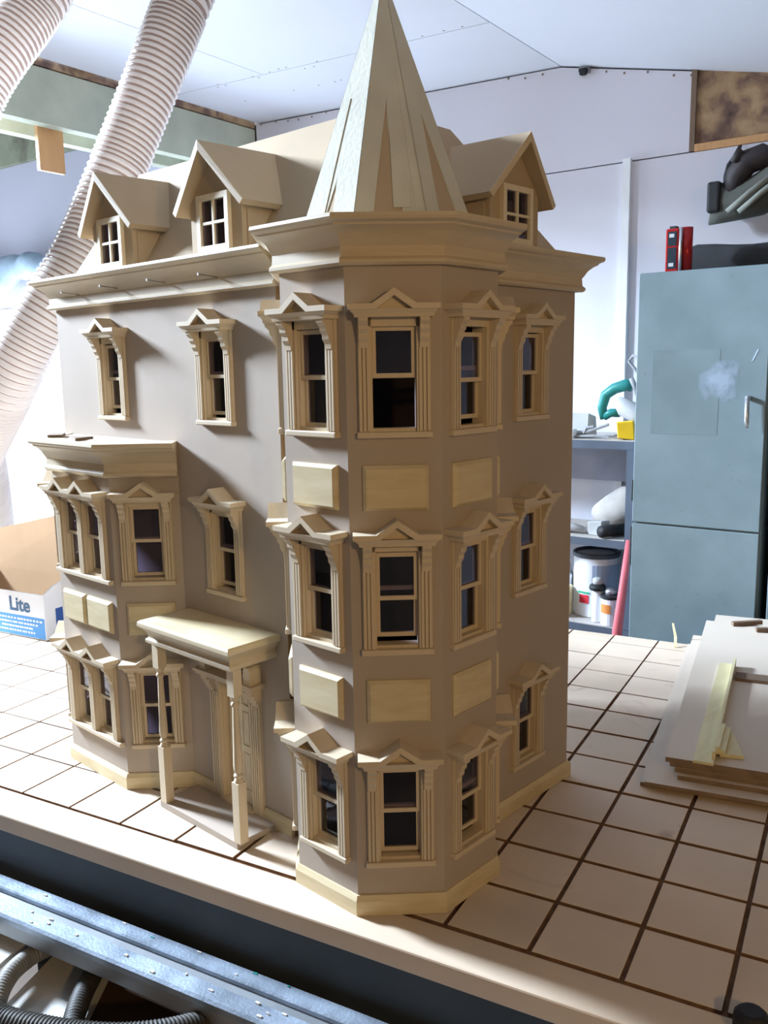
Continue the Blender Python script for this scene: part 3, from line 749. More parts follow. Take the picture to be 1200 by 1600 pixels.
for z in (.012, .375): MB().prism([(p.x, p.y + .014) for p in bp[1:3]] + [(bp[3].x - .03, YF), (bp[0].x + .03, YF)], z, z + .008, lambda a, b, d: (a, b, d)).build('bay_floor', M['inside'], house)

for pts, lab in (([(-.935, .030), (-.862, -.018), (-.835, .006), (-.905, .052)], 'thin dark wood chip lying at the left end of the bay window roof'), ([(-.775, -.004), (-.700, -.032), (-.715, .022)], 'small dark wedge of wood on the bay window roof, right of the thin dark chip')):
    c = Vector((sum(p[0] for p in pts) / len(pts), sum(p[1] for p in pts) / len(pts), .8365))
    o = MB().prism(pts, .8365, .843, lambda a, b, d: (a, b, d)).build('wood_chip', M['brownstick'], None, base=c)
    tag(o, lab, 'wood chip', 'wood chips on the bay roof')
# porch
MB().box(-.469, -.185, BY - .001, YF, 0, .014).build('porch_floor', M['mdf'], house)
PP = [(0, .394), (.005, .394), (.009, .398), (.009, .404), (.004, .408), (.004, .414), (.008, .422), (.015, .430), (.021, .4345), (.021, .4404), (-.02, .4404), (-.02, .394)]
pr_ = shade_curves(MB().sweep([(-.462, YF - .001), (-.462, -.013), (-.176, -.013), (-.176, YF - .001)], PP).build('porch_roof', M['crown'], house), 28)
MB().cbox(-.4825, -.1555, -.0335, YF + .03, .4405, .4475, .0045).build('roof_board', M['panel'], pr_)
MB().box(-.445, -.193, .004, YF - .001, .400, .405).build('porch_ceiling', M['mdf'], pr_)
h_ = .0108
for px_ in (-.4555, -.184):
    mb = MB(); py_ = .001
    mb.box(px_ - h_, px_ + h_, py_ - h_, py_ + h_, .014, .148).box(px_ - h_, px_ + h_, py_ - h_, py_ + h_, .336, .394)
    prof = [(.0105, .146), (.0095, .153), (.0065, .157), (.010, .161), (.010, .164), (.0065, .168), (.0092, .176), (.0098, .185), (.0086, .22), (.0074, .27), (.0064, .305), (.006, .312), (.0092, .316), (.0092, .320), (.006, .324), (.0095, .331), (.0105, .338)]
    mb.lathe(prof, (px_, py_, 0), 14)
    shade_curves(mb.build('porch_post', M['trimv'], house), 40)
# door surround and door leaf
mb = MB()
for x0, x1 in ((-.404, -.367), (-.262, -.225)):
    mb.box(x0, x1, YF - .008, YF + .002, .014, .318)
    for q in (.006, .013, .020, .027): mb.box(x0 + q, x0 + q + .0042, YF - .011, YF - .007, .02, .272)
    mb.box(x0 + .0, x1, YF - .008, YF + .002, .318, .366)
mb.box(-.367, -.262, YF - .008, YF + .002, .300, .331).box(-.367, -.262, YF - .008, YF + .002, .350, .366)
mb.box(-.3685, -.3655, YF, YF + .03, .014, .30).box(-.2635, -.2605, YF, YF + .03, .014, .30).box(-.367, -.262, YF, YF + .03, .298, .301)
mb.box(-.372, -.257, YF - .016, YF + .028, .012, .019)
dc = mb.build('door_surround', M['trimv'], house)
for x in (-.394, -.235):
    mb = MB()
    for a, b, u, v in ((.012, .014, .272, .280), (.017, .018, .280, .290), (.022, .024, .290, .301), (.029, .031, .301, .314)):
        mb.box(x - .011, x + .011, YF - a, YF, u, v)
    mb.build('bracket', M['trimv'], dc)
    mb = MB(); mb.prism([(x - .011, .326), (x + .011, .326), (x + .011, .358), (x + .006, .364), (x - .006, .364), (x - .011, .358)], YF - .032, YF, lambda a, b, d: (a, d, b))
    mb.build('bracket', M['pale'], dc)
MB().box(-.415, -.214, YF - .036, YF, .314, .320).box(-.420, -.209, YF - .040, YF, .320, .327).build('ledge', M['trim'], dc)
MB().box(-.378, -.252, YF + .012, YF + .014, .325, .355).build('transom_shade', M['inside'], dc)  # near-black sheet standing for the shade inside the slot
hx, hy = -.2645, YF + .005
ang = math.radians(-7)
def leaf(a, b, z): ca, sa = math.cos(ang), math.sin(ang); return Vector((hx + (-a) * ca - b * sa, hy + (-a) * sa + b * ca, z))
dl = MB().box(0, .098, .001, .007, .021, .297, leaf).build('door', M['pale'], house)
mb = MB()
for a0, a1 in ((0, .014), (.042, .056), (.084, .098)): mb.box(a0, a1, -.002, .0012, .021, .297, leaf)
for z0, z1 in ((.021, .052), (.142, .158), (.240, .254), (.286, .297)):
    for a0, a1 in ((.014, .042), (.056, .084)): mb.box(a0, a1, -.002, .0012, z0, z1, leaf)
mb.build('door_frame', M['pale'], dl)
for z0, z1 in ((.052, .142), (.158, .240), (.254, .286)):
    for a0, a1 in ((.014, .042), (.056, .084)): MB().box(a0 + .0035, a1 - .0035, -.0012, .0012, z0 + .0035, z1 - .0035, leaf).build('door_panel', M['pale'], dl)

# ------------------------------------------------------------------ sheet stack and offcuts on the right
RS = math.radians(4.5)
def SH(a, b, z=0, o=(.551, .733)):
    return E(o[0] + a * math.cos(RS) - b * math.sin(RS), o[1] + a * math.sin(RS) + b * math.cos(RS), z)
zz = .001
SHEETS = [(-.052, -.032, 1.10, .78, .010, 'lowest MDF sheet of the stack on the bench, sticking out furthest to the left'),
          (-.040, -.048, 1.18, .78, .0095, 'second MDF sheet up, its near edge jutting out over the lowest sheet'),
          (.030, -.010, 1.35, .76, .011, 'third MDF sheet up in the stack, set back under the upper sheets'),
          (.022, .004, 1.40, .76, .011, 'fourth MDF sheet up, long one whose far end overhangs the back of the bench'),
          (.010, .006, 1.20, .74, .012, 'fifth MDF sheet up, just under the top sheet of the stack'),
          (0, 0, 1.22, .74, .012, 'topmost MDF sheet of the stack, carrying the pale offcuts')]
for i, (a, b, dy, dx, th, lab) in enumerate(SHEETS):
    o = MB().box(a, dx, b, dy, zz, zz + th, SH).build('mdf_sheet', M['sheet'], None, base=SH(a, b, zz))
    o.data.materials.append(M['sheetedge'])
    for p in o.data.polygons:
        if abs(p.normal.z) < .5: p.material_index = 1
    tag(o, lab, 'board', 'MDF sheets stacked on the bench'); zz += th + .0006
ZS = zz
tag(MB().box(.125, .70, .60, .655, ZS + .0004, ZS + .009, SH).build('hardboard_strip', M['brownstick'], None, base=SH(.1, .6, ZS)), 'dark brown hardboard strip lying across the top MDF sheet', 'strip')
ml = thing('moulding_strip', SH(.06, .0, ZS), 'long pale L-shaped moulding lying along the left of the top MDF sheet', 'moulding')
RM = math.radians(-1.0)
def ML(a, b, z): return SH(.062 + a * math.cos(RM) - b * math.sin(RM), -.012 + a * math.sin(RM) + b * math.cos(RM), ZS + z)
MB().box(0, .046, 0, .745, .0005, .007, ML).build('flat_leg', M['offcut'], ml)
MB().box(.040, .047, .02, .745, .007, .027, ML).build('upright_leg', M['offcut'], ml)
oc = [(.128, .045, .022, .12, 6, 'small pale wedge-shaped offcut lying flat beside the moulding strip', 0), (.108, .035, .022, .15, -2, 'short pale offcut block leaning over the wedge-shaped offcut', .009)]
for a, b, w, l, r, lab, dz in oc:
    rr = math.radians(r)
    fr = lambda x, y, z, a=a, b=b, rr=rr: SH(a + x * math.cos(rr) - y * math.sin(rr), b + x * math.sin(rr) + y * math.cos(rr), ZS + .0006 + z)
    if dz == 0: o = MB().hexa([fr(-.01, 0, 0), fr(w + .02, 0, 0), fr(w + .004, l + .02, 0), fr(.0, l, 0), fr(-.01, 0, .009), fr(w + .02, 0, .009), fr(w + .004, l + .02, .009), fr(.0, l, .009)]).build('offcut', M['offcut'], None, base=fr(0, 0, 0))
    else: o = MB().box(0, w, 0, l, dz + .001, dz + .012, fr).box(0, w * .4, 0, l, dz + .012, dz + .019, fr).build('offcut', M['offcut'], None, base=fr(0, 0, dz))
    tag(o, lab, 'offcut', 'pale offcuts on the MDF stack')
for a, b, r, lab in ((.085, 1.185, -58, 'dark brown stick lying at the far left end of the sheet stack'), (.165, 1.14, -70, 'dark brown stick lying at the right edge of the photo on the sheet stack')):
    rr = math.radians(r); fr = lambda x, y, z, a=a, b=b, rr=rr: SH(a + x * math.cos(rr) - y * math.sin(rr), b + x * math.sin(rr) + y * math.cos(rr), ZS + .0006 + z)
    tag(MB().box(0, .016, 0, .11, 0, .014, fr).build('wood_stick', M['brownstick'], None, base=fr(0, 0, 0)), lab, 'stick', 'sticks on the MDF stack')

# ------------------------------------------------------------------ front machine rail, hoses and panels below
rail = thing('fence_rail', E(-.4, -.18, -.20), 'long bluish aluminium machine rail in front of the workbench', 'rail')
ZR = -.135
MB().cbox(-3.0, 1.3, -.146, -.110, ZR - .012, ZR, .003, E).build('rear_flange', M['alu'], rail)
MB().box(-3.0, 1.3, -.200, -.112, ZR - .03, ZR - .013, E).build('slot_floor', M['aluside'], rail)
MB().cbox(-3.0, 1.3, -.214, -.170, ZR - .018, ZR - .001, .005, E).build('front_flange', M['alu'], rail)
MB().box(-3.0, 1.3, -.210, -.114, ZR - .052, ZR - .030, E).box(-3.0, 1.3, -.212, -.200, ZR - .030, ZR - .018, E).build('web', M['aluside'], rail)
for k in range(34):
    a = random.uniform(-.85, .45); b = random.choice([-.136, -.126, -.118, -.205, -.192, -.180]); h = random.uniform(.002, .006)
    MB().box(a, a + random.uniform(.003, .010), b, b + random.uniform(.002, .005), ZR - .0012, ZR + h * .4, E).build('paint_fleck', M['fleck'] if k % 6 else M['teal'], rail)
for a in (-2.6, .9): MB().box(a, a + .05, -.20, -.14, FL, ZR - .052, E).build('leg', M['steel'], rail)
def hose(name, pts, r, pitch, m, label, cat='hose', depth=.10, seg=20, groove=None, step=4):
    P = [Vector(p) for p in pts]; out = []
    for i in range(len(P) - 1):                                    # Catmull-Rom
        p0, p1, p2, p3 = P[max(i - 1, 0)], P[i], P[i + 1], P[min(i + 2, len(P) - 1)]
        n = max(2, int((p2 - p1).length / pitch * step))
        for k in range(n):
            t = k / n
            out.append(.5 * ((2 * p1) + (p2 - p0) * t + (2 * p0 - 5 * p1 + 4 * p2 - p3) * t * t + (3 * p1 - p0 - 3 * p2 + p3) * t ** 3))
    out.append(P[-1])
    pat = [1.0, 1 - depth * .45, 1 - depth, 1 - depth * .45]
    o = MB().tube(out, lambda i: r * pat[i % 4], seg, cap=False).build(name, m, None, True, base=out[-1])
    if groove:
        o.data.materials.append(groove)
        for k, p in enumerate(o.data.polygons):
            if (k // seg) % 4 == 1: p.material_index = 1
    return tag(o, label, cat)
def clear_hose(name, c):
    m, nt, b = mat(name)
    N, L = nt.nodes, nt.links
    b.inputs['Base Color'].default_value = (*c, 1); b.inputs['Roughness'].default_value = .25
    t = N.new('ShaderNodeBsdfTranslucent'); t.inputs[0].default_value = (*c, 1)
    x = N.new('ShaderNodeMixShader'); x.inputs[0].default_value = .35
    L.new(b.outputs[0], x.inputs[1]); L.new(t.outputs[0], x.inputs[2]); L.new(x.outputs[0], N['Material Output'].inputs['Surface'])
    return m
M['clear'] = clear_hose('clear_ribbed_plastic', (0.84, 0.79, 0.76))
M['clearg'] = clear_hose('clear_hose_groove', (0.40, 0.30, 0.25))
MB.K = KR
hose('dust_hose', [G(-.97, .935, 2.44), G(-1.0, .872, 2.30), G(-1.025, .82, 2.18), G(-1.050, .765, 2.05), G(-1.142, .581, 1.591), G(-1.18, .45, 1.321), G(-1.24, .33, 1.122), G(-1.36, .28, .93), G(-1.75, .35, .62), G(-2.2, .5, .2), G(-2.45, .65, -.4), G(-2.48, .7, FG + .12)], .0835, .0195, M['clear'],
     'big clear ribbed dust hose sloping down behind the left of the dollhouse', groove=M['clearg'], depth=.13)
hose('dust_hose', [G(-1.31, .72, 2.44), G(-1.345, .64, 2.30), G(-1.375, .565, 2.17), G(-1.395, .515, 2.07), G(-1.454, .334, 1.786), G(-1.56, .32, 1.504), G(-1.9, .45, 1.15), G(-2.3, .75, .6), G(-2.62, .95, 0), G(-2.75, 1.0, FG + .12)], .0835, .0195, M['clear'],
     'clear ribbed dust hose cut by the top left corner of the photo', groove=M['clearg'], depth=.13)
MB.K = 1.0

def low(px, py, z):                        # helper used once for the things under the rail: pixel ray at height z
    r = Vector(((px - 600) / 1378.558, (py - 800) / 1378.558, 1.0))
    d = Vector([sum(ROWS[k][i] * r[k] for k in range(3)) for i in range(3)])
    return CAMPOS + d * ((z - CAMPOS.z) / d.z)
mc = thing('machine_cabinet', low(60, 1560, FL), 'pale sloping machine hood half hidden below the aluminium rail', 'machine')
def slab(pix, z, t, m, name):
    q = [low(x, y, z) for x, y in pix]
    MB().hexa([p - Vector((0, 0, t)) for p in q] + q).build(name, m, mc)
slab([(-170, 1560), (2, 1440), (46, 1466), (-110, 1600)], -.212, .012, M['whitepanel'], 'side_panel')
slab([(-60, 1640), (96, 1480), (172, 1512), (90, 1680)], -.262, .02, M['whitepanel'], 'hood_panel')
slab([(85, 1690), (170, 1512), (440, 1640), (330, 1800)], -.285, .02, M['brownpanel'], 'brown_panel')
MB().box(-1.05, -.35, -.62, -.24, FL, -.315, E).build('body', M['brownpanel'], mc)
hose('machine_hose', [low(120, 1462, -.30), low(78, 1478, -.222), low(40, 1500, -.215), low(12, 1528, -.214), low(-6, 1570, -.222), low(-10, 1640, -.24), low(-10, 1700, -.29)], .020, .0075, M['hosegrey'], 'grey ribbed hose lit from the left, bending down below the aluminium rail', depth=.10, seg=16)
hose('machine_hose', [low(158, 1490, -.31), low(146, 1520, -.232), low(130, 1552, -.226), low(116, 1590, -.226), low(104, 1650, -.236), low(90, 1720, -.30)], .021, .0075, M['hosedark'], 'dark ribbed hose going straight down under the rail, right of the grey hose', depth=.10, seg=16)
hose('machine_hose', [low(-230, 1490, -.26), low(-100, 1550, -.175), low(10, 1598, -.165), low(140, 1622, -.165), low(250, 1618, -.175), low(340, 1596, -.21), low(400, 1580, -.26)], .027, .0075, M['hosedark'], 'shadow-darkened ribbed hose curving along the bottom left edge of the photo', depth=.10, seg=16)

# ------------------------------------------------------------------ cardboard box at the left
bx = thing('cardboard_box', E(-2.0, 1.0, 0), 'open cardboard box with blue and white print standing left of the dollhouse', 'box')
X0, X1, Y0, Y1, HB = -2.34, -1.722, .866, 1.15, .176
MB().box(X0, X1, Y0, Y0 + .006, .001, HB, E).build('front_side', M['boxwhite'], bx)
MB().box(X1 - .006, X1, Y0 + .006, Y1, .001, HB, E).build('right_side', M['boxwhite'], bx)
MB().box(X0, X0 + .006, Y0 + .006, Y1, .001, HB, E).build('left_side', M['boxwhite'], bx)
MB().box(X0 + .006, X1 - .006, Y1 - .006, Y1, .001, HB, E).build('back_side', M['card'], bx)
MB().box(X0, X1, Y0, Y1, .0005, .004, E).build('bottom', M['card'], bx)
MB().hexa([E(X0, Y1 - .006, HB), E(X1 - .01, Y1 - .006, HB), E(X1 - .01, Y1, HB), E(X0, Y1, HB), E(X0 - .02, Y1 + .0, .33), E(X1 - .0, Y1 + .0, .47), E(X1, Y1 + .006, .47), E(X0 - .02, Y1 + .006, .33)]).build('flap', M['card'], bx)
MB().hexa([E(X1 - .006, Y0, HB), E(X1, Y0, HB), E(X1, Y1 - .02, HB), E(X1 - .006, Y1 - .02, HB), E(X1 + .01, Y0 + .03, HB + .03), E(X1 + .016, Y0 + .03, HB + .03), E(X1 + .03, Y1 - .05, HB + .09), E(X1 + .024, Y1 - .05, HB + .09)]).build('flap', M['boxwhite'], bx)
MB().box(X0 + .005, X1 - .004, Y0 - .0006, Y0, .006, .086, E).build('printed_band', M['blueprint'], bx)
MB().box(X1, X1 + .0006, Y0 + .05, Y1 - .03, .02, .115, E).build('printed_panel', M['navy'], bx)
for k, (a, b) in enumerate(((-1.98, -1.735), (-1.98, -1.76), (-1.965, -1.79), (-1.985, -1.775))):
    for q in range(14):
        u0 = a + (b - a) * q / 14; u1 = u0 + (b - a) / 14 * random.uniform(.5, .85)
        MB().box(u0, u1, Y0 - .0012, Y0 - .0006, .068 - k * .016, .075 - k * .016, E).build('small_print', M['boxwhite'], bx)
def text(body, size, loc, rotz, m, parent, name, bold=.0):
    cu = bpy.data.curves.new(name, 'FONT'); cu.body = body; cu.size = size * S; cu.extrude = .0006; cu.align_x = 'LEFT'; cu.offset = bold
    t = bpy.data.objects.new(name, cu); COL.objects.link(t)
    dg = bpy.context.evaluated_depsgraph_get(); me = bpy.data.meshes.new_from_object(t.evaluated_get(dg))
    bpy.data.objects.remove(t)
    me.materials.append(m)
    o = bpy.data.objects.new(name, me); COL.objects.link(o)
    o.parent = parent; o.location = (loc - Vector(parent['_b'])) * S; o.rotation_euler = (PI / 2, 0, rotz)
    return o
text('Lite', .076, E(-1.915, Y0 - .0008, .103), A14, M['darkprint'], bx, 'lettering', .0012)

# ------------------------------------------------------------------ shelving unit and what stands on it
MB.K = KR
sh = thing('shelving_unit', G(-.6, 2.2, FG), 'blue-grey metal shelving unit against the white wall behind the house', 'shelf')
SX0, SX1, SY0, SY1 = -1.15, -.092, 2.05, 2.42
for a in (SX0, SX1 - .03):
    for b in (SY0, SY1 - .03): MB().box(a, a + .03, b, b + .03, FG, .70, G).build('post', M['shelf'], sh)
for z in (.703, .318, -.035, -.6):
    MB().box(SX0, SX1, SY0 - .002, SY1, z - .034, z - .003, G).build('shelf', M['shelf'], sh)
    MB().box(SX0 + .004, SX1 - .004, SY0, SY1, z - .003, z, G).build('shelf_liner', M['shelftop'], sh)
MB().box(SX0 + .03, SX1 - .03, SY1 - .03, SY1 - .02, .50, .668, G).build('back_panel', M['gpanel'], sh)
def on(name, fr_pts, m, label, cat, group=None, smooth=False): pass
Z1 = .7032
# top shelf
jt = thing('power_tool', G(-.17, 2.16, Z1), 'teal-handled power tool lying on the top shelf beside the cabinet', 'tool')
sm = MB().tube([G(-.262, 2.17, .775), G(-.272, 2.17, .82), G(-.258, 2.17, .87), G(-.222, 2.17, .895), G(-.172, 2.17, .91), G(-.15, 2.17, .90)], lambda i: (.016, .019, .021, .022, .024, .02)[i], 12).build('handle', M['teal'], jt, True)
MB().tube([G(-.262, 2.17, .785), G(-.235, 2.17, .80), G(-.20, 2.17, .80)], .017, 10).build('lower_grip', M['teal'], jt, True)
MB().tube([G(-.21, 2.17, .85), G(-.18, 2.17, .82), G(-.13, 2.17, .80), G(-.11, 2.17, .755)], lambda i: (.02, .036, .04, .034)[i], 12).build('motor', M['lgrey'], jt, True)
MB().box(-.20, -.095, 2.12, 2.22, Z1 + .001, .718, G).build('base_plate', M['mgrey'], jt)
MB().tube([G(-.13, 2.17, .74), G(-.13, 2.17, .716)], .03, 12).build('shaft', M['mgrey'], jt)
cb = MB().tube([G(-.115, 2.16, .94), G(-.14, 2.16, .97), G(-.165, 2.16, 1.0), G(-.15, 2.16, 1.02), G(-.12, 2.16, 1.01), G(-.09, 2.16, .965), G(-.07, 2.17, .92), G(-.10, 2.18, .86)], .006, 8).build('cable', M['mgrey'], jt, True)
MB().tube([G(-.15, 2.15, .935), G(-.135, 2.15, .905), G(-.12, 2.16, .86)], .010, 8).build('cable_sleeve', M['mgrey'], jt, True)
fr = lambda x, y, z: G(-.165 + x * .95 - y * .3, 2.065 + x * .3 + y * .95, Z1 + .0005 + z)
yb_ = MB().hexa([fr(0, 0, .006), fr(.062, 0, 0), fr(.066, .05, 0), fr(.0, .05, .004), fr(-.006, 0, .066), fr(.055, 0, .072), fr(.056, .05, .072), fr(-.008, .05, .066)]).build('small_box', M['yellow'], None, base=fr(.03, .03, 0))
tag(bevel(yb_, .003), 'small yellow box at the front of the top shelf', 'box')
o = MB().hexa([G(-.42, 2.10, Z1), G(-.30, 2.10, Z1), G(-.29, 2.17, Z1), G(-.42, 2.17, Z1), G(-.40, 2.12, .80), G(-.305, 2.12, .80), G(-.30, 2.18, .785), G(-.41, 2.18, .785)]).build('small_box', M['lgrey'], None, base=G(-.36, 2.14, Z1))
tag(bevel(o, .003), 'light grey box tilted on the top shelf, left of the teal-handled tool', 'box')
o = MB().box(-.50, -.345, 2.055, 2.095, Z1 + .0002, .74, G).build('small_box', M['white'], None, base=G(-.42, 2.075, Z1)); tag(o, 'white low carton at the left end of the visible top shelf', 'box')
mb = MB()
mb.tube([G(-.36, 2.10, .712), G(-.28, 2.085, .735), G(-.21, 2.085, .76)], .006, 6)
mb.tube([G(-.345, 2.075, .711), G(-.26, 2.07, .716), G(-.20, 2.07, .711)], .005, 6)
mb.tube([G(-.315, 2.09, .712), G(-.30, 2.085, .745), G(-.27, 2.085, .75)], .006, 6)
tag(mb.build('metal_rods', M['mgrey'], None, base=G(-.28, 2.08, Z1)), 'loose grey metal rods lying on the front of the top shelf', 'rods')
# middle shelf
Z2 = .3182
o = MB().tube([G(-.52, 2.12, .335), G(-.38, 2.1, .345), G(-.30, 2.1, .335)], lambda i: (.014, .02, .012)[i], 8).build('wood_scrap', M['lgrey'], None, True, base=G(-.4, 2.1, Z2)); tag(o, 'pale scrap of wood lying on the middle shelf', 'scrap')
o = bevel(MB().hexa([G(-.285, 2.09, Z2), G(-.225, 2.085, Z2), G(-.215, 2.15, Z2), G(-.285, 2.15, Z2), G(-.29, 2.09, .372), G(-.23, 2.09, .378), G(-.22, 2.15, .375), G(-.29, 2.15, .37)]).build('plastic_block', M['lgrey'], None, base=G(-.25, 2.11, Z2)), .004); tag(o, 'light grey plastic block on the middle shelf', 'block')
o = MB().tube([G(-.215, 2.045, .3445), G(-.19, 2.10, .3445), G(-.13, 2.2, .3445)], lambda i: .024, 14).build('torch', M['black'], None, True, base=G(-.19, 2.1, Z2)); tag(o, 'black torch-like roll poking over the front of the middle shelf', 'torch')
mb = MB(); mb.tube([G(-.32, 2.28, Z2 + .05), G(-.25, 2.26, Z2 + .075), G(-.17, 2.26, Z2 + .11), G(-.125, 2.28, Z2 + .15)], lambda i: (.045, .07, .085, .05)[i], 12)
o = mb.build('plastic_bag', M['shelftop'], None, True, base=G(-.22, 2.27, Z2)); tag(o, 'pale dusty plastic bag slumped at the back of the middle shelf', 'bag')
# bottom shelf
Z3 = -.0348
def can(cx, cy, r, h, mats, name, label, cat, z0=Z3):
    t = thing(name, G(cx, cy, z0), label, cat)
    MB().lathe([(r * .97, .001), (r, .004), (r, h - .008)], G(cx, cy, z0), 28).build('body', mats, t, False)
    return t
pt = can(-.30, 2.22, .092, .262, M['boxwhite'], 'paint_tin', 'large white and blue paint tin with a dark rim on the lower shelf', 'tin')
shade_curves([c for c in pt.children][0], 40)
cy_ = G(-.30, 2.22, Z3)
MB().lathe([(.0945, .246), (.097, .25), (.097, .262), (.090, .266), (.086, .262), (.080, .254), (.0, .252)], cy_, 28).build('rim', M['shelf'], pt, False)
def lab(cx, cy, r, a0, a1, z0, z1, m, t, name='label'):
    n = 8; vs = []
    for k in range(n + 1):
        an = math.radians(a0 + (a1 - a0) * k / n) + A7
        for rr in (r + .0004, r + .0012):
            for z in (z0, z1): vs.append(G(cx, cy, Z3) + Vector((rr * math.cos(an), rr * math.sin(an), z)) * KR)
    fs = []
    for k in range(n): b = k * 4; fs += [(b, b + 4, b + 5, b + 1), (b + 2, b + 3, b + 7, b + 6), (b + 1, b + 5, b + 7, b + 3), (b, b + 2, b + 6, b + 4)]
    MB().add(vs, fs).build(name, M[m], t)
lab(-.30, 2.22, .092, -78, 10, .01, .22, 'bluelab', pt)
lab(-.30, 2.22, .0928, -112, -86, .06, .095, 'redlab', pt, 'red_label')
lab(-.30, 2.22, .0928, -118, -84, .10, .108, 'greenlab', pt, 'green_stripe')
bt = thing('plastic_bottle', G(-.245, 2.10, Z3), 'slim white bottle with a dark collar in front of the paint tin', 'bottle')
bc = G(-.245, 2.10, Z3)
MB().lathe([(.021, .001), (.022, .004), (.022, .125), (.018, .135)], bc, 18).build('body', M['boxwhite'], bt, True)
MB().lathe([(.030, .132), (.034, .140), (.030, .152), (.016, .154)], bc, 18).build('collar', M['case'], bt, True)
MB().lathe([(.016, .154), (.020, .160), (.020, .176), (.012, .182)], bc, 18).build('cap', M['lgrey'], bt, True)
b2 = thing('small_tin', G(-.185, 2.09, Z3), 'small tin with an orange and white label and a metal cap on the lower shelf', 'tin')
bc = G(-.185, 2.09, Z3)
MB().lathe([(.037, .001), (.038, .004), (.038, .112), (.036, .116)], bc, 22).build('body', M['boxwhite'], b2, False)
MB().lathe([(.039, .108), (.040, .112), (.040, .120), (.018, .124)], bc, 22).build('rim', M['case'], b2, False)
MB().lathe([(.022, .122), (.022, .138), (.016, .146)], bc, 18).build('cap', M['tin'], b2, True)
lab(-.185, 2.09, .038, -140, -70, .052, .088, 'orange', b2)
y3 = bevel(MB().box(-.43, -.375, 2.08, 2.16, Z3 + .0002, .088, G).build('storage_tin', M['offcut'], None, base=G(-.40, 2.12, Z3)), .003); tag(y3, 'dull yellow tin beside the house edge on the lower shelf', 'tin')
sb = thing('spray_bottle', G(-.425, 2.2, Z3), 'silver capped bottle behind the dull yellow tin on the lower shelf', 'bottle')
MB().lathe([(.033, .001), (.034, .15), (.024, .17)], G(-.425, 2.2, Z3), 18).build('body', M['tin'], sb, True)
MB().lathe([(.020, .17), (.022, .176), (.020, .20), (.008, .206)], G(-.425, 2.2, Z3), 16).build('cap', M['lgrey'], sb, True)
tag(MB().tube([G(-.130, 1.955, FG + .02), G(-.112, 1.975, -.02), G(-.088, 2.01, .33)], lambda i: (.019, .019, .012)[i], 14).build('broom_handle', M['redpole'], None, True, base=G(-.13, 1.955, FG)), 'faded red pole leaning on the shelving next to the blue cabinet', 'pole')

# ------------------------------------------------------------------ blue-green cabinet
cabn = thing('metal_cabinet', G(.18, 2.1, FG), 'tall blue-green metal cabinet with two doors at the right', 'cabinet')
CX0, CX1, CY0, CY1 = -.040, .402, 1.90, 2.38
MB().box(CX0, CX1, CY0 + .012, CY1, FG, 1.300, G).build('carcass', M['cab'], cabn)
bevel(MB().box(CX0 + .0, CX1 - .004, CY0, CY0 + .012, .424, 1.296, G).build('upper_door', M['cab'], cabn), .003)
ud = [c for c in cabn.children if c.name.startswith('upper_door')][0]
ldr = bevel(MB().box(CX0 + .0, CX1 - .004, CY0, CY0 + .012, FG + .06, .418, G).build('lower_door', M['cab'], cabn), .003)
MB().box(.018, .246, CY0 - .0006, CY0, .745, 1.035, G).build('sticker_ghost', M['cabpatch'], ud)
MB().prism([(.345, .99), (.352, .995), (.368, 1.03), (.362, 1.03)], CY0 - .001, CY0, lambda a, b, d: G(a, d, b)).build('scratch', M['scratch'], ud)
MB().box(.178, .318, CY0 - .0016, CY0 - .0009, .855, 1.0, G).build('chalk_smear', M['chalk'], ud, base=G(.248, CY0 - .001, .928))
hd = MB().tube([G(.345, CY0, .872), G(.345, CY0 - .028, .873)], .008, 10).build('handle', M['tin'], ud, True)
MB().tube([G(.345, CY0 - .028, .876), G(.347, CY0 - .030, .80), G(.348, CY0 - .028, .775)], lambda i: (.0075, .008, .0055)[i], 10).build('lever', M['tin'], hd, True)
for z in (.50, .33, .26): MB().tube([G(CX0 - .003, CY0 + .006, z), G(CX0 - .003, CY0 + .006, z + .075)], .005, 8).build('hinge', M['case'], cabn)
c2b = thing('metal_cabinet', G(.65, 2.1, FG), 'grey-green cabinet just showing at the right edge beyond the dark gap', 'cabinet')
bevel(MB().box(.428, .86, CY0 + .02, CY1, FG, 1.296, G).build('carcass', M['cab'], c2b), .004)
bevel(MB().box(.432, .856, CY0 + .004, CY0 + .02, FG + .06, 1.29, G).build('door', M['cab'], c2b), .003)
ZC = 1.3003
rd = thing('red_device', G(.062, 2.0, ZC), 'upright red metal device with two dark screens on the cabinet', 'device')
fr = lambda x, y, z: G(.022 + x, 1.98 + y, ZC + z)
bevel(MB().box(0, .045, 0, .06, .0005, .150, fr).build('frame', M['red'], rd), .004)
MB().box(.008, .038, -.0015, 0, .092, .140, fr).build('upper_screen', M['dglass'], rd)
MB().box(.008, .038, -.0015, 0, .014, .086, fr).build('lower_screen', M['dglass'], rd)
MB().box(.013, .030, -.0025, -.0015, .120, .132, fr).build('button', M['lgrey'], rd)
MB().box(.013, .030, -.0025, -.0015, .022, .034, fr).build('button', M['lgrey'], rd)
MB().tube([fr(.064, .03, .0005), fr(.064, .03, .153)], .020, 18).build('red_cylinder', M['red'], rd, True)
MB().tube([fr(.051, .004, .001), fr(.051, .004, .152)], .006, 10).build('chrome_strip', M['tin'], rd, True)
MB().box(.008, .030, .015, .045, .150, .160, fr).build('switch', M['case'], rd)
mb = MB(); n = 12
path = [G(-.005 + .06 * k, 2.21, ZC + .058 + (0 if k < 4 else .006 * (k - 3))) for k in range(n)]
hts = [.050, .060, .058, .054, .052, .053, .058, .066, .076, .084, .088, .088]
vs = []; fs = []
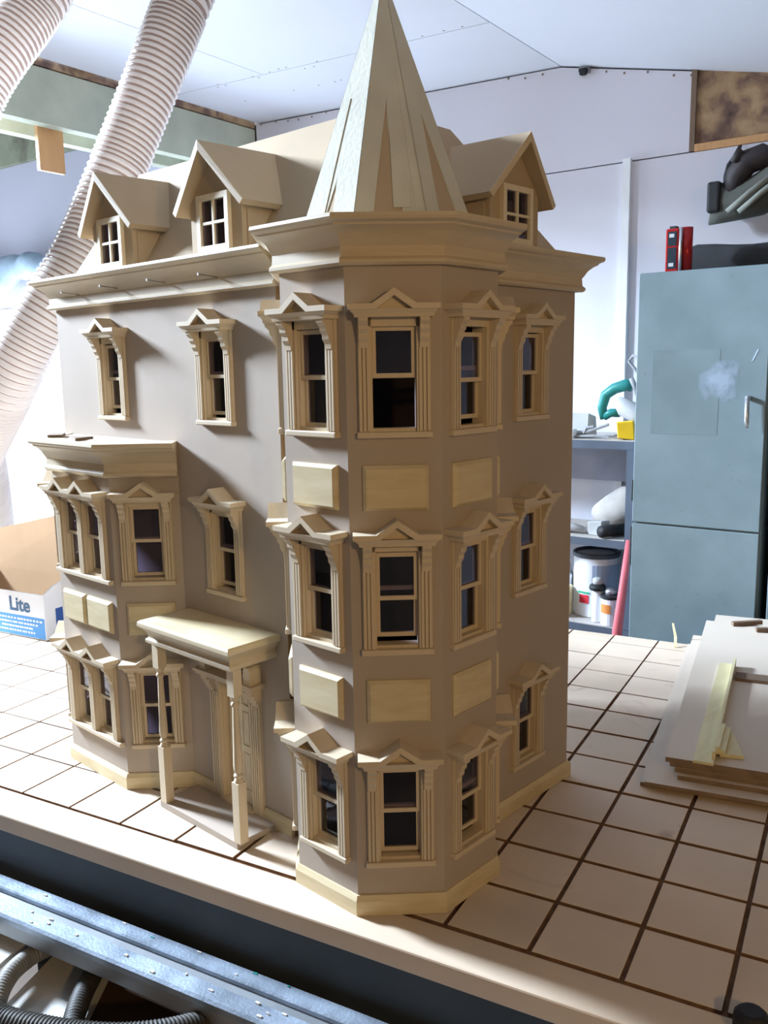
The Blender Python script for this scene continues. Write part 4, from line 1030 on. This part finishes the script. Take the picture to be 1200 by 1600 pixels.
for k in range(n):
    h = hts[k]
    a = -.002 + .065 * k
    ring_ = [(2.16, .0), (2.26, .0), (2.28, h * .9), (2.26, h * 1.75), (2.21, h * 1.95), (2.16, h * 1.75), (2.145, h * .9)]
    vs += [G(a + (.03 if (k == 0 and z < .03) else 0), b, ZC + .0005 + z) for b, z in ring_]
for k in range(n - 1):
    for j in range(7): fs.append((k * 7 + j, k * 7 + (j + 1) % 7, (k + 1) * 7 + (j + 1) % 7, (k + 1) * 7 + j))
fs += [tuple(range(7))[::-1], tuple(range((n - 1) * 7, n * 7))]
lc = MB().add(vs, fs).build('carry_case', M['case'], None, False, base=G(.35, 2.2, ZC)); shade_curves(lc, 50)
tag(lc, 'long dark carry case lying on top of the blue-green cabinet', 'case')
# bag hanging on the wall
hb = thing('tool_bag', G(.22, 2.30, 1.5), 'dark olive tool bag with webbing hanging on the wall above the cabinet', 'bag')
mb = MB(); vs = []; fs = []
st = [(.075, 1.555, .055, .022), (.085, 1.575, .075, .045), (.12, 1.572, .070, .06), (.18, 1.575, .068, .065), (.26, 1.60, .085, .07), (.36, 1.65, .095, .07), (.46, 1.70, .08, .05)]
for a, z, hz, hy_ in st:
    for k in range(12):
        t = 2 * PI * k / 12; ct = math.cos(t); sn = math.sin(t)
        vs.append(G(a + .012 * sn, 2.34 + hy_ * math.copysign(abs(ct) ** .7, ct), z + hz * math.copysign(abs(sn) ** .7, sn)))
for j in range(len(st) - 1):
    for k in range(12): fs.append((j * 12 + k, j * 12 + (k + 1) % 12, (j + 1) * 12 + (k + 1) % 12, (j + 1) * 12 + k))
fs += [tuple(range(12))[::-1], tuple(range((len(st) - 1) * 12, len(st) * 12))]
MB().add(vs, fs).build('body', M['olive'], hb, True)
bevel(MB().box(.070, .118, 2.27, 2.40, 1.535, 1.645, G).build('end_pocket', M['case'], hb), .012, 3)
mb = MB()
mb.tube([G(.145, 2.31, 1.61), G(.17, 2.30, 1.66), G(.20, 2.30, 1.70), G(.25, 2.31, 1.715), G(.30, 2.32, 1.70)], lambda i: (.03, .042, .046, .045, .03)[i], 12)
mb.tube([G(.165, 2.26, 1.70), G(.18, 2.27, 1.735), G(.195, 2.28, 1.71)], lambda i: (.014, .02, .016)[i], 8)
mb.build('leather_flap', M['leather'], hb, True)
for q in ((.15, 1.53, .30, 1.64), (.19, 1.525, .34, 1.635)):
    MB().tube([G(q[0], 2.262, q[1]), G((q[0] + q[2]) / 2, 2.252, (q[1] + q[3]) / 2), G(q[2], 2.262, q[3])], .011, 8).build('webbing', M['oliveband'], hb, True)
MB().tube([G(.135, 2.30, 1.60), G(.130, 2.31, 1.66), G(.124, 2.36, 1.71), G(.135, 2.40, 1.755), G(.14, 2.44, 1.79)], lambda i: (.014, .013, .011, .006, .006)[i], 8).build('strap', M['case'], hb, True)

for o in bpy.data.objects:
    for k in ('_b', '_sash'):
        if k in o: del o[k]
